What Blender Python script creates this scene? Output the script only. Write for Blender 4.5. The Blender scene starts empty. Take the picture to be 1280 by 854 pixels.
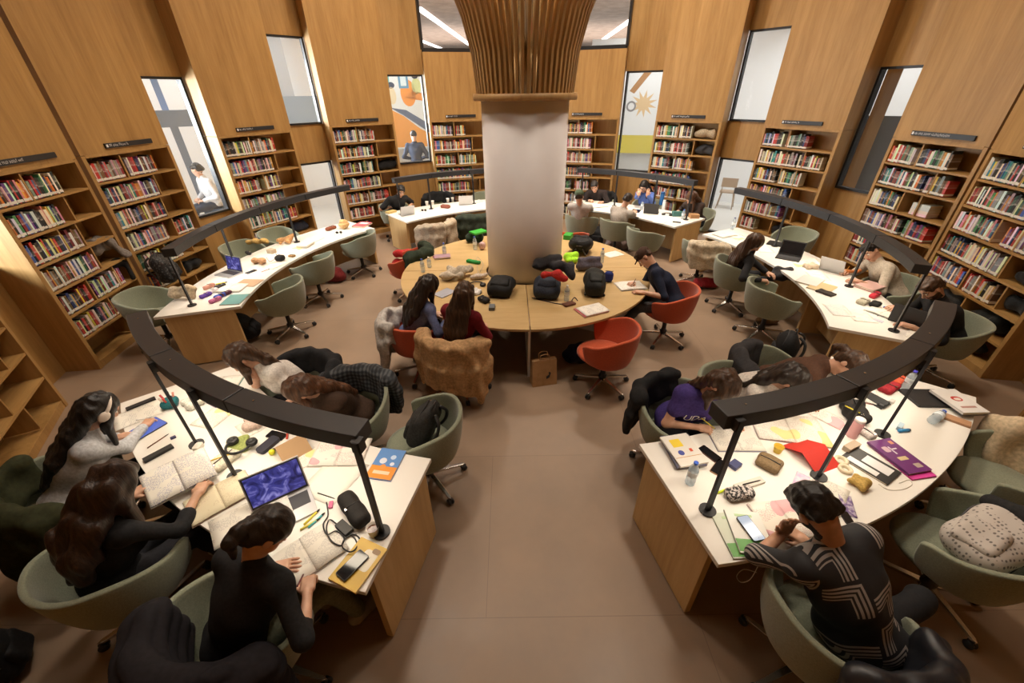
import bpy, math, random
import numpy as np
from mathutils import Vector, Matrix
random.seed(7); rng = np.random.default_rng(7)
SC = bpy.context.scene; COL = SC.collection
R_, D_, PI = math.radians, math.degrees, math.pi
def V(*a): return np.array(a, dtype=float)
# ---------------------------------------------------------------- camera of the photograph
FPX, PITCH, ROLL, CAMH = 505.17, 0.5533319, -0.0153016, 2.97097
CX, CY = 0.2000, 5.6324                      # the column stands here; desks and shelves ring it
_cp, _sp, _cr, _sr = math.cos(PITCH), math.sin(PITCH), math.cos(ROLL), math.sin(ROLL)
_F = V(0, _cp, -_sp); _U0 = V(0, _sp, _cp); _R0 = V(1, 0, 0)
_R = _cr*_R0 + _sr*_U0; _U = -_sr*_R0 + _cr*_U0
def ray(px, py): return _R*((px-640)/FPX) + _U*((427-py)/FPX) + _F
def at(px, py, z):
    d = ray(px, py); t = (z-CAMH)/d[2]
    return V(d[0]*t, d[1]*t, z)
def pol(r, a, z=0.): return V(CX+r*math.cos(R_(a)), CY+r*math.sin(R_(a)), z)
def topol(p): return math.hypot(p[0]-CX, p[1]-CY), D_(math.atan2(p[1]-CY, p[0]-CX))
cam = bpy.data.cameras.new('camera'); cam.sensor_width = 36; cam.lens = FPX/1280*36; cam.clip_start = .05
camo = bpy.data.objects.new('camera', cam); COL.objects.link(camo)
_m = Matrix.Identity(4)
for i in range(3): _m[i][0], _m[i][1], _m[i][2] = _R[i], _U[i], -_F[i]
_m[2][3] = CAMH; camo.matrix_world = _m; SC.camera = camo
# ---------------------------------------------------------------- materials
MATS = {}
def mat(name, col=(.5,.5,.5), rough=.6, metal=0., emit=None, estr=0., trans=0., spec=.5, build=None, sheen=0.):
    if name in MATS: return MATS[name]
    m = bpy.data.materials.new(name); m.use_nodes = True; nt = m.node_tree
    b = nt.nodes['Principled BSDF']
    b.inputs['Base Color'].default_value = (*col, 1); b.inputs['Roughness'].default_value = rough
    b.inputs['Metallic'].default_value = metal; b.inputs['Specular IOR Level'].default_value = spec
    b.inputs['Transmission Weight'].default_value = trans
    if sheen: b.inputs['Sheen Weight'].default_value = sheen
    if emit: b.inputs['Emission Color'].default_value = (*emit, 1); b.inputs['Emission Strength'].default_value = estr
    if build: build(nt, b)
    MATS[name] = m; return m
def N(nt, typ, **kw):
    n = nt.nodes.new(typ)
    for k, v in kw.items():
        if k.startswith('i_'):
            n.inputs[k[2:].replace('_', ' ')].default_value = v
        else: setattr(n, k, v)
    return n
def L(nt, a, b): nt.links.new(a, b)
def ramp(nt, stops, interp='LINEAR'):
    n = nt.nodes.new('ShaderNodeValToRGB'); e = n.color_ramp.elements; n.color_ramp.interpolation = interp
    while len(e) < len(stops): e.new(.5)
    for k, (p, c) in enumerate(stops): e[k].position = p; e[k].color = (*c, 1) if len(c) == 3 else c
    return n
def coord(nt, kind='Object', scale=(1,1,1), rot=(0,0,0), loc=(0,0,0)):
    t = N(nt, 'ShaderNodeTexCoord'); m = N(nt, 'ShaderNodeMapping')
    m.inputs['Scale'].default_value = scale; m.inputs['Rotation'].default_value = rot; m.inputs['Location'].default_value = loc
    L(nt, t.outputs[kind], m.inputs['Vector']); return m.outputs['Vector']
def wood_build(c0, c1, c2, scale=(7,7,.55), bump=.05):
    def f(nt, b):
        v = coord(nt, 'Object', scale)
        oi = N(nt, 'ShaderNodeObjectInfo'); ad = N(nt, 'ShaderNodeVectorMath', operation='ADD')
        sc = N(nt, 'ShaderNodeVectorMath', operation='SCALE'); cb = N(nt, 'ShaderNodeCombineXYZ')
        for k in range(3): L(nt, oi.outputs['Random'], cb.inputs[k])
        sc.inputs['Scale'].default_value = 31.; L(nt, cb.outputs[0], sc.inputs[0]); L(nt, v, ad.inputs[0]); L(nt, sc.outputs[0], ad.inputs[1])
        n1 = N(nt, 'ShaderNodeTexNoise', i_Scale=1.0, i_Detail=6., i_Roughness=.62, i_Distortion=.5)
        n2 = N(nt, 'ShaderNodeTexNoise', i_Scale=5.0, i_Detail=4., i_Roughness=.7, i_Distortion=.2)
        L(nt, ad.outputs[0], n1.inputs['Vector']); L(nt, ad.outputs[0], n2.inputs['Vector'])
        mx = N(nt, 'ShaderNodeMath', operation='MULTIPLY_ADD'); mx.inputs[1].default_value = .35
        m2 = N(nt, 'ShaderNodeMath', operation='MULTIPLY'); m2.inputs[1].default_value = .7
        L(nt, n1.outputs['Fac'], m2.inputs[0]); L(nt, n2.outputs['Fac'], mx.inputs[0]); L(nt, m2.outputs[0], mx.inputs[2])
        r = ramp(nt, [(.30, c0), (.5, c1), (.72, c2)]); L(nt, mx.outputs[0], r.inputs['Fac'])
        L(nt, r.outputs['Color'], b.inputs['Base Color'])
        bp = N(nt, 'ShaderNodeBump', i_Strength=bump, i_Distance=.01); L(nt, mx.outputs[0], bp.inputs['Height']); L(nt, bp.outputs[0], b.inputs['Normal'])
    return f
def noise_build(c0, c1, scale=30., bump=.2, dist=.004, detail=4., lo=.35, hi=.65, kind='Object'):
    def f(nt, b):
        v = coord(nt, kind)
        n = N(nt, 'ShaderNodeTexNoise', i_Scale=scale, i_Detail=detail); L(nt, v, n.inputs['Vector'])
        r = ramp(nt, [(lo, c0), (hi, c1)]); L(nt, n.outputs['Fac'], r.inputs['Fac']); L(nt, r.outputs['Color'], b.inputs['Base Color'])
        if bump:
            bp = N(nt, 'ShaderNodeBump', i_Strength=bump, i_Distance=dist); L(nt, n.outputs['Fac'], bp.inputs['Height']); L(nt, bp.outputs[0], b.inputs['Normal'])
    return f
def lerp3(a, k): return tuple(min(1, x*k) for x in a)
def cloth(name, col, rough=.85, var=.25, scale=55., bump=.25, sheen=0.):
    return mat(name, col, rough, sheen=sheen, spec=.25, build=noise_build(lerp3(col, 1-var), lerp3(col, 1+var), scale, bump, .003))
# ---------------------------------------------------------------- objects
def tag(o, label=None, cat=None, group=None, kind=None):
    if label: o['label'] = label
    if cat: o['category'] = cat
    if group: o['group'] = group
    if kind: o['kind'] = kind
    return o
def empty(name, loc, rz=0., label=None, cat=None, group=None):
    o = bpy.data.objects.new(name, None); COL.objects.link(o); o.empty_display_size = .1
    o.location = tuple(loc); o.rotation_euler = (0, 0, rz); return tag(o, label, cat, group)
def link(name, me, parent=None):
    o = bpy.data.objects.new(name, me); COL.objects.link(o)
    if parent is not None: o.parent = parent
    return o
def copy_tree(o, parent=None):
    c = o.copy(); COL.objects.link(c)
    if parent is not None: c.parent = parent; c.matrix_parent_inverse = o.matrix_parent_inverse.copy()
    for ch in list(o.children): copy_tree(ch, c)
    return c
def mesh_np(name, v, f, mats, smooth=False, midx=None):
    me = bpy.data.meshes.new(name); v = np.asarray(v, np.float32); f = np.asarray(f, np.int32); k = f.shape[1]
    me.vertices.add(len(v)); me.vertices.foreach_set('co', v.ravel()); me.loops.add(f.size); me.loops.foreach_set('vertex_index', f.ravel())
    me.polygons.add(len(f)); me.polygons.foreach_set('loop_start', np.arange(0, f.size, k, dtype=np.int32)); me.polygons.foreach_set('loop_total', np.full(len(f), k, np.int32))
    if midx is not None: me.polygons.foreach_set('material_index', np.asarray(midx, np.int32))
    me.polygons.foreach_set('use_smooth', np.full(len(f), smooth))
    for m in (mats if isinstance(mats, (list, tuple)) else [mats]): me.materials.append(m)
    me.update(calc_edges=True); me.validate(); return me
def rotm(rx=0, ry=0, rz=0): return np.array(Matrix.Rotation(rz,3,'Z') @ Matrix.Rotation(ry,3,'Y') @ Matrix.Rotation(rx,3,'X'))
def basis(fwd, up=(0,0,1)):
    f = np.asarray(fwd, float); f = f/np.linalg.norm(f); r = np.cross(f, up); r /= max(np.linalg.norm(r), 1e-9); u = np.cross(r, f)
    return np.stack([r, f, u], 1)               # columns x=right, y=forward, z=up
class MB:
    def __init__(s): s.v = []; s.f = []; s.m = []; s.sm = []; s.mi = 0; s.smooth = False; s.M = None; s.o = None
    def xf(s, M=None, o=None): s.M = None if M is None else np.asarray(M, float); s.o = None if o is None else np.asarray(o, float); return s
    def add(s, vs, fs):
        n = len(s.v)
        for p in vs:
            p = np.asarray(p, float)
            if s.M is not None: p = s.M @ p
            if s.o is not None: p = p + s.o
            s.v.append(tuple(p))
        for f in fs: s.f.append(tuple(i+n for i in f)); s.m.append(s.mi); s.sm.append(s.smooth)
        return s
    def box(s, c, d, rot=None):
        x, y, z = d[0]/2, d[1]/2, d[2]/2; vs = []
        for k in range(8):
            p = V(x if k & 1 else -x, y if k & 2 else -y, z if k & 4 else -z)
            if rot is not None: p = rot @ p
            vs.append(p + np.asarray(c, float))
        return s.add(vs, [(0,2,3,1),(4,5,7,6),(0,1,5,4),(2,6,7,3),(0,4,6,2),(1,3,7,5)])
    def rbox(s, c, d, r=.01, rot=None, n=3):
        # box with rounded vertical edges
        x, y = d[0]/2-r, d[1]/2-r; pts = []
        for (sx, sy, a0) in ((1,1,0),(-1,1,90),(-1,-1,180),(1,-1,270)):
            for k in range(n+1):
                a = R_(a0+90*k/n); pts.append((sx*x+r*math.cos(a), sy*y+r*math.sin(a)))
        return s.prism(pts, -d[2]/2, d[2]/2, c, rot)
    def prism(s, pts, z0, z1, c=(0,0,0), rot=None):
        n = len(pts); vs = [V(p[0], p[1], z0) for p in pts] + [V(p[0], p[1], z1) for p in pts]
        if rot is not None: vs = [rot @ p for p in vs]
        vs = [p+np.asarray(c, float) for p in vs]
        s.add(vs, [tuple(range(n-1,-1,-1)), tuple(range(n, 2*n))] + [(i, (i+1)%n, (i+1)%n+n, i+n) for i in range(n)]); return s
    def arc(s, r0, r1, a0, a1, z0, z1, n=24, c=(0,0)):
        vs = []; fs = []; q0 = r0 if isinstance(r0, tuple) else (r0, r0); q1 = r1 if isinstance(r1, tuple) else (r1, r1)
        for k in range(n+1):
            a = R_(a0+(a1-a0)*k/n); ca, sa = math.cos(a), math.sin(a); r0 = q0[0]+(q0[1]-q0[0])*k/n; r1 = q1[0]+(q1[1]-q1[0])*k/n
            for r, z in ((r0,z0),(r1,z0),(r1,z1),(r0,z1)): vs.append(V(c[0]+r*ca, c[1]+r*sa, z))
        for k in range(n):
            b = 4*k
            for j in range(4): fs.append((b+j, b+4+j, b+4+(j+1)%4, b+(j+1)%4))
        fs += [(0,1,2,3), (4*n+3,4*n+2,4*n+1,4*n)]
        return s.add(vs, fs)
    def lathe(s, prof, n=24, c=(0,0,0), rot=None, cap=True):
        vs = []; fs = []; m = len(prof)
        for k in range(n):
            a = 2*PI*k/n
            for r, z in prof:
                p = V(r*math.cos(a), r*math.sin(a), z)
                if rot is not None: p = rot @ p
                vs.append(p+np.asarray(c, float))
        for k in range(n):
            k2 = (k+1) % n
            for j in range(m-1): fs.append((k*m+j, k2*m+j, k2*m+j+1, k*m+j+1))
        if cap: fs.append(tuple(k*m for k in range(n-1,-1,-1))); fs.append(tuple(k*m+m-1 for k in range(n)))
        return s.add(vs, fs)
    def cyl(s, c, r, h, n=16, rot=None): return s.lathe([(r,0),(r,h)], n, c, rot)
    def tube(s, path, r, n=8, closed=False):
        P = [np.asarray(p, float) for p in path]; m = len(P); rs = r if isinstance(r, (list, tuple)) else [r]*m
        up = V(0,0,1); vs = []; fs = []; prev = None
        for i in range(m):
            if closed: t = P[(i+1)%m]-P[i-1]
            else: t = P[min(i+1,m-1)]-P[max(i-1,0)]
            t = t/max(np.linalg.norm(t),1e-9)
            if prev is None:
                x = np.cross(t, up)
                if np.linalg.norm(x) < .1: x = np.cross(t, V(1,0,0))
            else: x = prev - t*np.dot(prev, t)
            x = x/max(np.linalg.norm(x),1e-9); prev = x; y = np.cross(t, x)
            for k in range(n):
                a = 2*PI*k/n; vs.append(P[i]+rs[i]*(math.cos(a)*x+math.sin(a)*y))
        for i in range(m if closed else m-1):
            j = (i+1) % m
            for k in range(n): fs.append((i*n+k, i*n+(k+1)%n, j*n+(k+1)%n, j*n+k))
        if not closed: fs.append(tuple(range(n-1,-1,-1))); fs.append(tuple((m-1)*n+k for k in range(n)))
        return s.add(vs, fs)
    def bar(s, a, b, w, h=None):
        a = np.asarray(a,float); b = np.asarray(b,float); d = b-a; l = np.linalg.norm(d)
        up = (0,0,1) if abs(d[2])/l < .95 else (0,1,0)
        return s.box((a+b)/2, (w, l, h or w), basis(d, up))
    def sphere(s, c, r, n=12, m=8, rot=None):
        r = r if isinstance(r, (tuple, list, np.ndarray)) else (r,r,r)
        prof = [(math.sin(PI*j/m), -math.cos(PI*j/m)) for j in range(m+1)]; prof[0] = (1e-4,-1); prof[-1] = (1e-4,1)
        vs = []; fs = []
        for k in range(n):
            a = 2*PI*k/n
            for q, z in prof:
                p = V(r[0]*q*math.cos(a), r[1]*q*math.sin(a), r[2]*z)
                if rot is not None: p = rot @ p
                vs.append(p+np.asarray(c,float))
        for k in range(n):
            k2 = (k+1)%n
            for j in range(m): fs.append((k*(m+1)+j, k2*(m+1)+j, k2*(m+1)+j+1, k*(m+1)+j+1))
        return s.add(vs, fs)
    def grid(s, fn, nu, nv, thick=0.):
        # surface fn(u,v); with thickness it becomes a closed sheet
        P = np.array([[fn(i/nu, j/nv) for j in range(nv+1)] for i in range(nu+1)], float)
        idx = lambda i, j: i*(nv+1)+j
        fs = [(idx(i,j), idx(i+1,j), idx(i+1,j+1), idx(i,j+1)) for i in range(nu) for j in range(nv)]
        if not thick: return s.add(P.reshape(-1,3), fs)
        du = np.gradient(P, axis=0); dv = np.gradient(P, axis=1); nn = np.cross(du, dv); nn /= np.maximum(np.linalg.norm(nn, axis=2, keepdims=True), 1e-9)
        Q = P - nn*thick; K = (nu+1)*(nv+1); vs = np.concatenate([P.reshape(-1,3), Q.reshape(-1,3)])
        fs = fs + [tuple(k+K for k in f[::-1]) for f in fs]
        rim = [idx(i,0) for i in range(nu+1)] + [idx(nu,j) for j in range(1,nv+1)] + [idx(i,nv) for i in range(nu-1,-1,-1)] + [idx(0,j) for j in range(nv-1,0,-1)]
        for a, b in zip(rim, rim[1:]+rim[:1]): fs.append((b, a, a+K, b+K))
        return s.add(vs, fs)
    def mesh(s, name, mats):
        me = bpy.data.meshes.new(name); me.from_pydata(s.v, [], s.f)
        for m in (mats if isinstance(mats, (list,tuple)) else [mats]): me.materials.append(m)
        me.polygons.foreach_set('material_index', s.m); me.polygons.foreach_set('use_smooth', s.sm); me.update(); return me
    def build(s, name, mats, parent=None, bevel=0., seg=2, kind=None):
        o = link(name, s.mesh(name, mats), parent)
        if bevel:
            b = o.modifiers.new('Bevel', 'BEVEL'); b.width = bevel; b.segments = seg; b.limit_method = 'ANGLE'; b.angle_limit = R_(40)
        if kind: o['kind'] = kind
        return o
# ---------------------------------------------------------------- soft shapes: distance fields turned into one surface
class SDF:
    def __init__(s): s.p = []
    def rc(s, a, b, ra, rb=None, k=.02, op='u'): s.p.append(('rc', np.asarray(a,float), np.asarray(b,float), ra, ra if rb is None else rb, k, op)); return s
    def ell(s, c, r, M=None, k=.02, op='u'): s.p.append(('el', np.asarray(c,float), np.asarray(r if not np.isscalar(r) else (r,r,r),float), None if M is None else np.asarray(M,float), 0, k, op)); return s
    def rb(s, c, h, r, M=None, k=.02, op='u'): s.p.append(('rb', np.asarray(c,float), np.asarray(h,float), None if M is None else np.asarray(M,float), r, k, op)); return s
    def chain(s, pts, rs, k=.02, op='u'):
        for a, b, ra, rb in zip(pts[:-1], pts[1:], rs[:-1], rs[1:]): s.rc(a, b, ra, rb, k, op)
        return s
    def _bb(s, q):
        t = q[0]
        if t == 'rc': return np.minimum(q[1]-q[3], q[2]-q[4]), np.maximum(q[1]+q[3], q[2]+q[4])
        h = q[2] + (q[4] if t == 'rb' else 0)
        if q[3] is not None: h = np.abs(q[3]) @ h
        return q[1]-h, q[1]+h
    def _ev(s, q, X):
        t = q[0]
        if t == 'rc':
            a, b, ra, rb = q[1:5]; ba = b-a; l2 = float(ba@ba); pa = X-a
            if l2 < 1e-12: return np.sqrt((pa*pa).sum(-1))-ra
            h = np.clip((pa@ba)/l2, 0, 1)[..., None]; d = pa-ba*h
            return np.sqrt((d*d).sum(-1)) - (ra+(rb-ra)*h[..., 0])
        p = X-q[1]
        if q[3] is not None: p = p @ q[3]
        if t == 'el':
            k0 = np.sqrt(((p/q[2])**2).sum(-1)); k1 = np.sqrt(((p/q[2]**2)**2).sum(-1)); return k0*(k0-1)/np.maximum(k1, 1e-6)
        d = np.abs(p)-q[2]; return np.sqrt((np.maximum(d,0)**2).sum(-1)) + np.minimum(d.max(-1), 0) - q[4]
    def surf(s, vox, disp=None):
        lo = np.min([s._bb(q)[0] for q in s.p if q[6] == 'u'], 0)-3*vox; hi = np.max([s._bb(q)[1] for q in s.p if q[6] == 'u'], 0)+3*vox
        n = np.ceil((hi-lo)/vox).astype(int)+1; ax = [lo[k]+vox*np.arange(n[k]) for k in range(3)]
        Fd = np.full(n, 9., np.float32)
        for q in s.p:
            a, b = s._bb(q); mg = q[5]+3*vox
            i0 = np.clip(np.floor((a-mg-lo)/vox).astype(int), 0, n-1); i1 = np.clip(np.ceil((b+mg-lo)/vox).astype(int)+1, 1, n)
            if (i1 <= i0).any(): continue
            X = np.stack(np.meshgrid(*[ax[k][i0[k]:i1[k]] for k in range(3)], indexing='ij'), -1)
            d = s._ev(q, X).astype(np.float32); sl = tuple(slice(i0[k], i1[k]) for k in range(3)); g = Fd[sl]; k = max(q[5], 1e-5)
            if q[6] == 'u':
                h = np.maximum(k-np.abs(g-d), 0)/k; Fd[sl] = np.minimum(g, d)-h*h*k*.25
            elif q[6] == 's':
                h = np.maximum(k-np.abs(g+d), 0)/k; Fd[sl] = np.maximum(g, -d)+h*h*k*.25
        if disp is not None:
            X = np.stack(np.meshgrid(*ax, indexing='ij'), -1); msk = np.abs(Fd) < .08
            Fd[msk] += disp(X[msk]).astype(np.float32)
        sg = Fd < 0
        c = np.zeros(n-1, int)
        for dx in (0,1):
            for dy in (0,1):
                for dz in (0,1): c += sg[dx:n[0]-1+dx, dy:n[1]-1+dy, dz:n[2]-1+dz]
        cell = (c > 0) & (c < 8); ids = -np.ones(n-1, np.int64); I = np.argwhere(cell); ids[cell] = np.arange(len(I))
        acc = np.zeros((len(I), 3)); cnt = np.zeros(len(I)); off = [(0,0,0),(1,0,0),(0,1,0),(1,1,0),(0,0,1),(1,0,1),(0,1,1),(1,1,1)]
        for a in range(8):
            for b in range(a+1, 8):
                oa, ob = np.array(off[a]), np.array(off[b])
                if np.abs(oa-ob).sum() != 1: continue
                fa = Fd[I[:,0]+oa[0], I[:,1]+oa[1], I[:,2]+oa[2]]; fb = Fd[I[:,0]+ob[0], I[:,1]+ob[1], I[:,2]+ob[2]]
                m = (fa < 0) != (fb < 0); t = fa[m]/(fa[m]-fb[m])
                acc[m] += oa + (ob-oa)*t[:, None]; cnt[m] += 1
        Pv = lo + vox*(I + acc/np.maximum(cnt, 1)[:, None]); Q = []
        for d in range(3):
            e1, e2 = [(1,2),(2,0),(0,1)][d]; sh = [slice(None)]*3; sh2 = [slice(None)]*3; sh[d] = slice(0,-1); sh2[d] = slice(1,None)
            A, B = sg[tuple(sh)], sg[tuple(sh2)]; E = np.argwhere(A != B)
            E = E[(E[:,e1] > 0) & (E[:,e2] > 0) & (E[:,e1] < n[e1]-1) & (E[:,e2] < n[e2]-1)]
            fl = A[E[:,0],E[:,1],E[:,2]]
            def g(o1, o2):
                J = E.copy(); J[:,e1] -= o1; J[:,e2] -= o2; return ids[J[:,0],J[:,1],J[:,2]]
            q = np.stack([g(1,1), g(0,1), g(0,0), g(1,0)], 1); q[~fl] = q[~fl][:, ::-1]; Q.append(q)
        return Pv, np.concatenate(Q)
    def build(s, name, vox, mats, parent=None, disp=None, midx=None):
        v, f = s.surf(vox, disp)
        return link(name, mesh_np(name, v, f, mats, True, None if midx is None else midx(v[f].mean(1))), parent)
def wob(sx, sy, sz, amp, ph=0.):
    # cheap smooth folds for cloth
    def f(X): return amp*(np.sin(X[:,0]*sx+1.7*np.sin(X[:,2]*sz*.6+ph)+ph)+np.sin(X[:,1]*sy+1.3*np.sin(X[:,0]*sx*.5+2*ph)+2.1)+.6*np.sin(X[:,2]*sz+1.9*np.sin(X[:,1]*sy*.45)+ph*3))*.5
    return f
# ================================================================ materials of the room
OAK0, OAK1, OAK2 = (.27,.140,.040), (.37,.205,.064), (.47,.275,.095)
M_oak = mat('oak_veneer', rough=.5, build=wood_build(OAK0, OAK1, OAK2))
M_oakh = mat('oak_veneer_level', rough=.5, build=wood_build(OAK0, OAK1, OAK2, (.7,7,7)))
M_oakl = mat('pale_oak_panel', rough=.5, build=wood_build((.42,.26,.105), (.52,.34,.145), (.62,.43,.20)))
M_oakt = mat('pale_oak_top', rough=.38, build=wood_build((.42,.28,.115), (.50,.34,.15), (.57,.40,.19), (.8,5,5), .02))
M_white = mat('white_laminate', (.80,.775,.73), .35)
M_plaster = mat('white_plaster', (.78,.76,.77), .5, build=noise_build((.76,.74,.75), (.81,.79,.80), 2., .03))
M_black = mat('black_metal', (.018,.018,.020), .42, .3)
M_char = mat('charcoal_metal', (.030,.031,.035), .42)
M_chrome = mat('polished_aluminium', (.72,.71,.70), .22, 1.)
M_plastic = mat('black_plastic', (.02,.02,.022), .45)
def clear_build(fac, tint, rough=.02):
    def f(nt, b):
        t = N(nt, 'ShaderNodeBsdfTransparent'); t.inputs[0].default_value = (*tint, 1); mx = N(nt, 'ShaderNodeMixShader'); mx.inputs[0].default_value = fac
        L(nt, t.outputs[0], mx.inputs[1]); L(nt, b.outputs[0], mx.inputs[2]); L(nt, mx.outputs[0], nt.nodes['Material Output'].inputs['Surface'])
    return f
M_glass = mat('clear_glass', (.5,.52,.55), .02, spec=.8, build=clear_build(.07, (.96,.98,.98)))
M_led = mat('lamp_diffuser', (1,.95,.88), .5, emit=(1,.86,.66), estr=4.)
def floor_build(nt, b):
    v = coord(nt, 'Object', (1,1,1), loc=(.2,.08,0))
    br = N(nt, 'ShaderNodeTexBrick', offset=.5); br.inputs['Scale'].default_value = 1.; br.inputs['Mortar Size'].default_value = .003
    br.inputs['Brick Width'].default_value = 2.8; br.inputs['Row Height'].default_value = 1.4
    br.inputs['Color1'].default_value = (.300,.212,.146,1); br.inputs['Color2'].default_value = (.312,.222,.154,1); br.inputs['Mortar'].default_value = (.235,.165,.113,1)
    L(nt, v, br.inputs['Vector'])
    n = N(nt, 'ShaderNodeTexNoise', i_Scale=1.6, i_Detail=8., i_Roughness=.6); L(nt, v, n.inputs['Vector'])
    r = ramp(nt, [(.3,(.86,.86,.86)), (.7,(1.1,1.08,1.06))]); L(nt, n.outputs['Fac'], r.inputs['Fac'])
    m = N(nt, 'ShaderNodeMix', data_type='RGBA', blend_type='MULTIPLY'); m.inputs[0].default_value = 1.
    L(nt, br.outputs['Color'], m.inputs[6]); L(nt, r.outputs['Color'], m.inputs[7]); L(nt, m.outputs[2], b.inputs['Base Color'])
    r2 = ramp(nt, [(.3,(.36,)*3), (.7,(.52,)*3)]); L(nt, n.outputs['Fac'], r2.inputs['Fac']); L(nt, r2.outputs['Color'], b.inputs['Roughness'])
M_floor = mat('stone_tile', rough=.45, build=floor_build)
# ================================================================ floor, ceiling
RW, RG = 5.66, 6.07
mb = MB(); mb.box((CX, CY, -.05), (22, 22, .1)); mb.build('floor', M_floor, kind='structure')
M_ceil = mat('ceiling_paint', (.62,.55,.47), .8)
mb = MB(); mb.box((CX, CY, 7.15), (22, 22, .1)); mb.build('ceiling', M_ceil, kind='structure')
# ================================================================ bookcases and wall panels, bay by bay round the column
def zs(*r): return list(r)
# rows top to bottom: list of (start, end) runs of books, dividers at fractions
BAYS = [
 # id, left angle, right angle, top of opening, place words
 ('L9', -121.0, -135.1, 2.26, 'at the bottom left edge, nearest the viewer'),
 ('L0', -143.5, -158.9, 2.27, 'on the left before the first recess'),
 ('L1', -166.2+360-360, -180.0, 2.29, 'under the first sign on the left'),
 ('L2', 180.0, 166.0, 2.31, 'under the second sign from the left'),
 ('L3', 157.4, 142.8, 2.345, 'under the third sign from the left'),
 ('L4', 134.7, 119.9, 2.375, 'under the fourth sign from the left'),
 ('C1', 111.5, 96.2, 2.38, 'just left of the white column'),
 ('CM', 96.0, 80.7, 2.38, 'hidden behind the white column'),
 ('C2', 80.5, 65.0, 2.385, 'just right of the white column'),
 ('R4', 56.6, 42.1, 2.355, 'under the fourth sign from the right'),
 ('R3', 33.6, 19.3, 2.32, 'under the third sign from the right'),
 ('R2', 11.1, -2.4, 2.285, 'under the second sign from the right'),
 ('R1', -2.7, -18.7, 2.27, 'at the right edge of the picture'),
 ('R0', -26.0, -40.5, 2.26, 'low at the right, behind the front desk'),
]
# per bay: rows of runs
ROWS = {
 'L0': [[(0,.4)],[],[(.0,.5)],[],[(.02,.35)],[],[]],
 'L1': [[(0,.72)],[(0,.55)],[(0,.6)],[(.0,.62)],[(0,.36),(.42,.85)],[(.0,.62)],[]],
 'L2': [[(.0,.33),(.40,.76)],[(.0,.66)],[(0,.62)],[(0,.52),(.66,.92)],[(0,.32),(.40,.6)],[(.0,.35)],[]],
 'L3': [[(0,.70)],[(0,.60)],[(.0,.33),(.40,.66)],[(0,.66)],[(.0,.75)],[(.0,.30)],[(0,.3)]],
 'L4': [[(0,.36),(.40,.66)],[(0,.60)],[(.0,.33),(.38,.55)],[(0,.62)],[(.0,.36),(.40,.74)],[(.0,.42)],[(0,.3)]],
 'C1': [[(0,.35),(.40,.55)],[(0,.64)],[(.0,.35),(.42,.72)],[(0,.62)],[(.0,.58)],[(.0,.5)],[(0,.4)]],
 'CM': [[(0,.5)],[(0,.6)],[(0,.6)],[(0,.5)],[(0,.5)],[],[]],
 'C2': [[(.0,.60)],[(.0,.60)],[(.0,.62)],[(.0,.6)],[(.0,.30),(.36,.62)],[(0,.4)],[(0,.5)]],
 'R4': [[(0,.36),(.40,.60)],[(0,.60)],[(.0,.33),(.38,.70)],[(0,.70)],[(.0,.5),(.55,.85)],[(.0,.26),(.30,.55)],[(0,.3)]],
 'R3': [[(.0,.30),(.35,.66)],[(0,.58),(.60,.92)],[(.0,.36),(.40,.70)],[(0,.60)],[(.0,.58)],[(.0,.26)],[]],
 'R2': [[(.0,.30),(.36,.74)],[(0,.56),(.60,.84)],[(.0,.38),(.43,.66)],[(0,.55),(.60,.86)],[(.0,.3)],[(0,.3)],[]],
 'R1': [[(0,.80)],[(0,.72)],[(.0,.42),(.50,.9)],[(0,.62)],[(.0,.36),(.42,.70)],[],[]],
 'R0': [[(0,.5)],[],[],[],[],[],[]], 'L9': [[(0,.4)],[],[],[],[],[],[]],
}
DIVS = [[.36],[.66],[.40,.62],[.64],[.38,.76],[.50],[.62]]
SIGNLEN = {'L1':22,'L2':20,'L3':19,'L4':18,'C1':17,'C2':18,'R4':24,'R3':20,'R2':36,'R1':16}
WORD = {'white':(.80,.77,.70),'cream':(.70,.62,.46),'red':(.48,.045,.035),'dark red':(.22,.025,.025),'orange':(.62,.22,.04),'yellow':(.70,.52,.07),'green':(.06,.22,.09),'dark green':(.02,.09,.05),
        'blue':(.05,.13,.38),'navy':(.025,.04,.13),'grey':(.28,.27,.26),'black':(.025,.024,.024),'brown':(.17,.085,.04),'purple':(.16,.05,.20),'pink':(.60,.22,.26),'teal':(.04,.25,.27)}
MIX = ['white']*5+['cream']*5+['red']*4+['dark red']*3+['orange']*2+['yellow']*2+['green','dark green','blue','navy','navy']+['grey']*4+['black']*6+['brown']*4+['purple','pink','teal']
def book_build(obj):
    def f(nt, b):
        if obj: src = N(nt, 'ShaderNodeObjectInfo').outputs['Color']
        else: src = N(nt, 'ShaderNodeAttribute', attribute_name='cover').outputs['Color']
        tc = N(nt, 'ShaderNodeTexCoord'); 
        if obj:
            sx = N(nt, 'ShaderNodeSeparateXYZ'); L(nt, tc.outputs['Generated'], sx.inputs[0]); z = sx.outputs[2]
        else: z = N(nt, 'ShaderNodeAttribute', attribute_name='rise').outputs['Fac']
        # call-number sticker at the foot of the spine and a pale title band
        r = ramp(nt, [(0,(0,0,0)), (.04,(1,1,1)), (.17,(0,0,0)), (.52,(.35,.35,.35)), (.60,(.1,.1,.1)), (.80,(0,0,0))], 'CONSTANT'); L(nt, z, r.inputs['Fac'])
        m = N(nt, 'ShaderNodeMix', data_type='RGBA'); L(nt, r.outputs['Color'], m.inputs[0]); L(nt, src, m.inputs[6]); m.inputs[7].default_value = (.78,.74,.66,1)
        L(nt, m.outputs[2], b.inputs['Base Color'])
    return f
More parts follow.
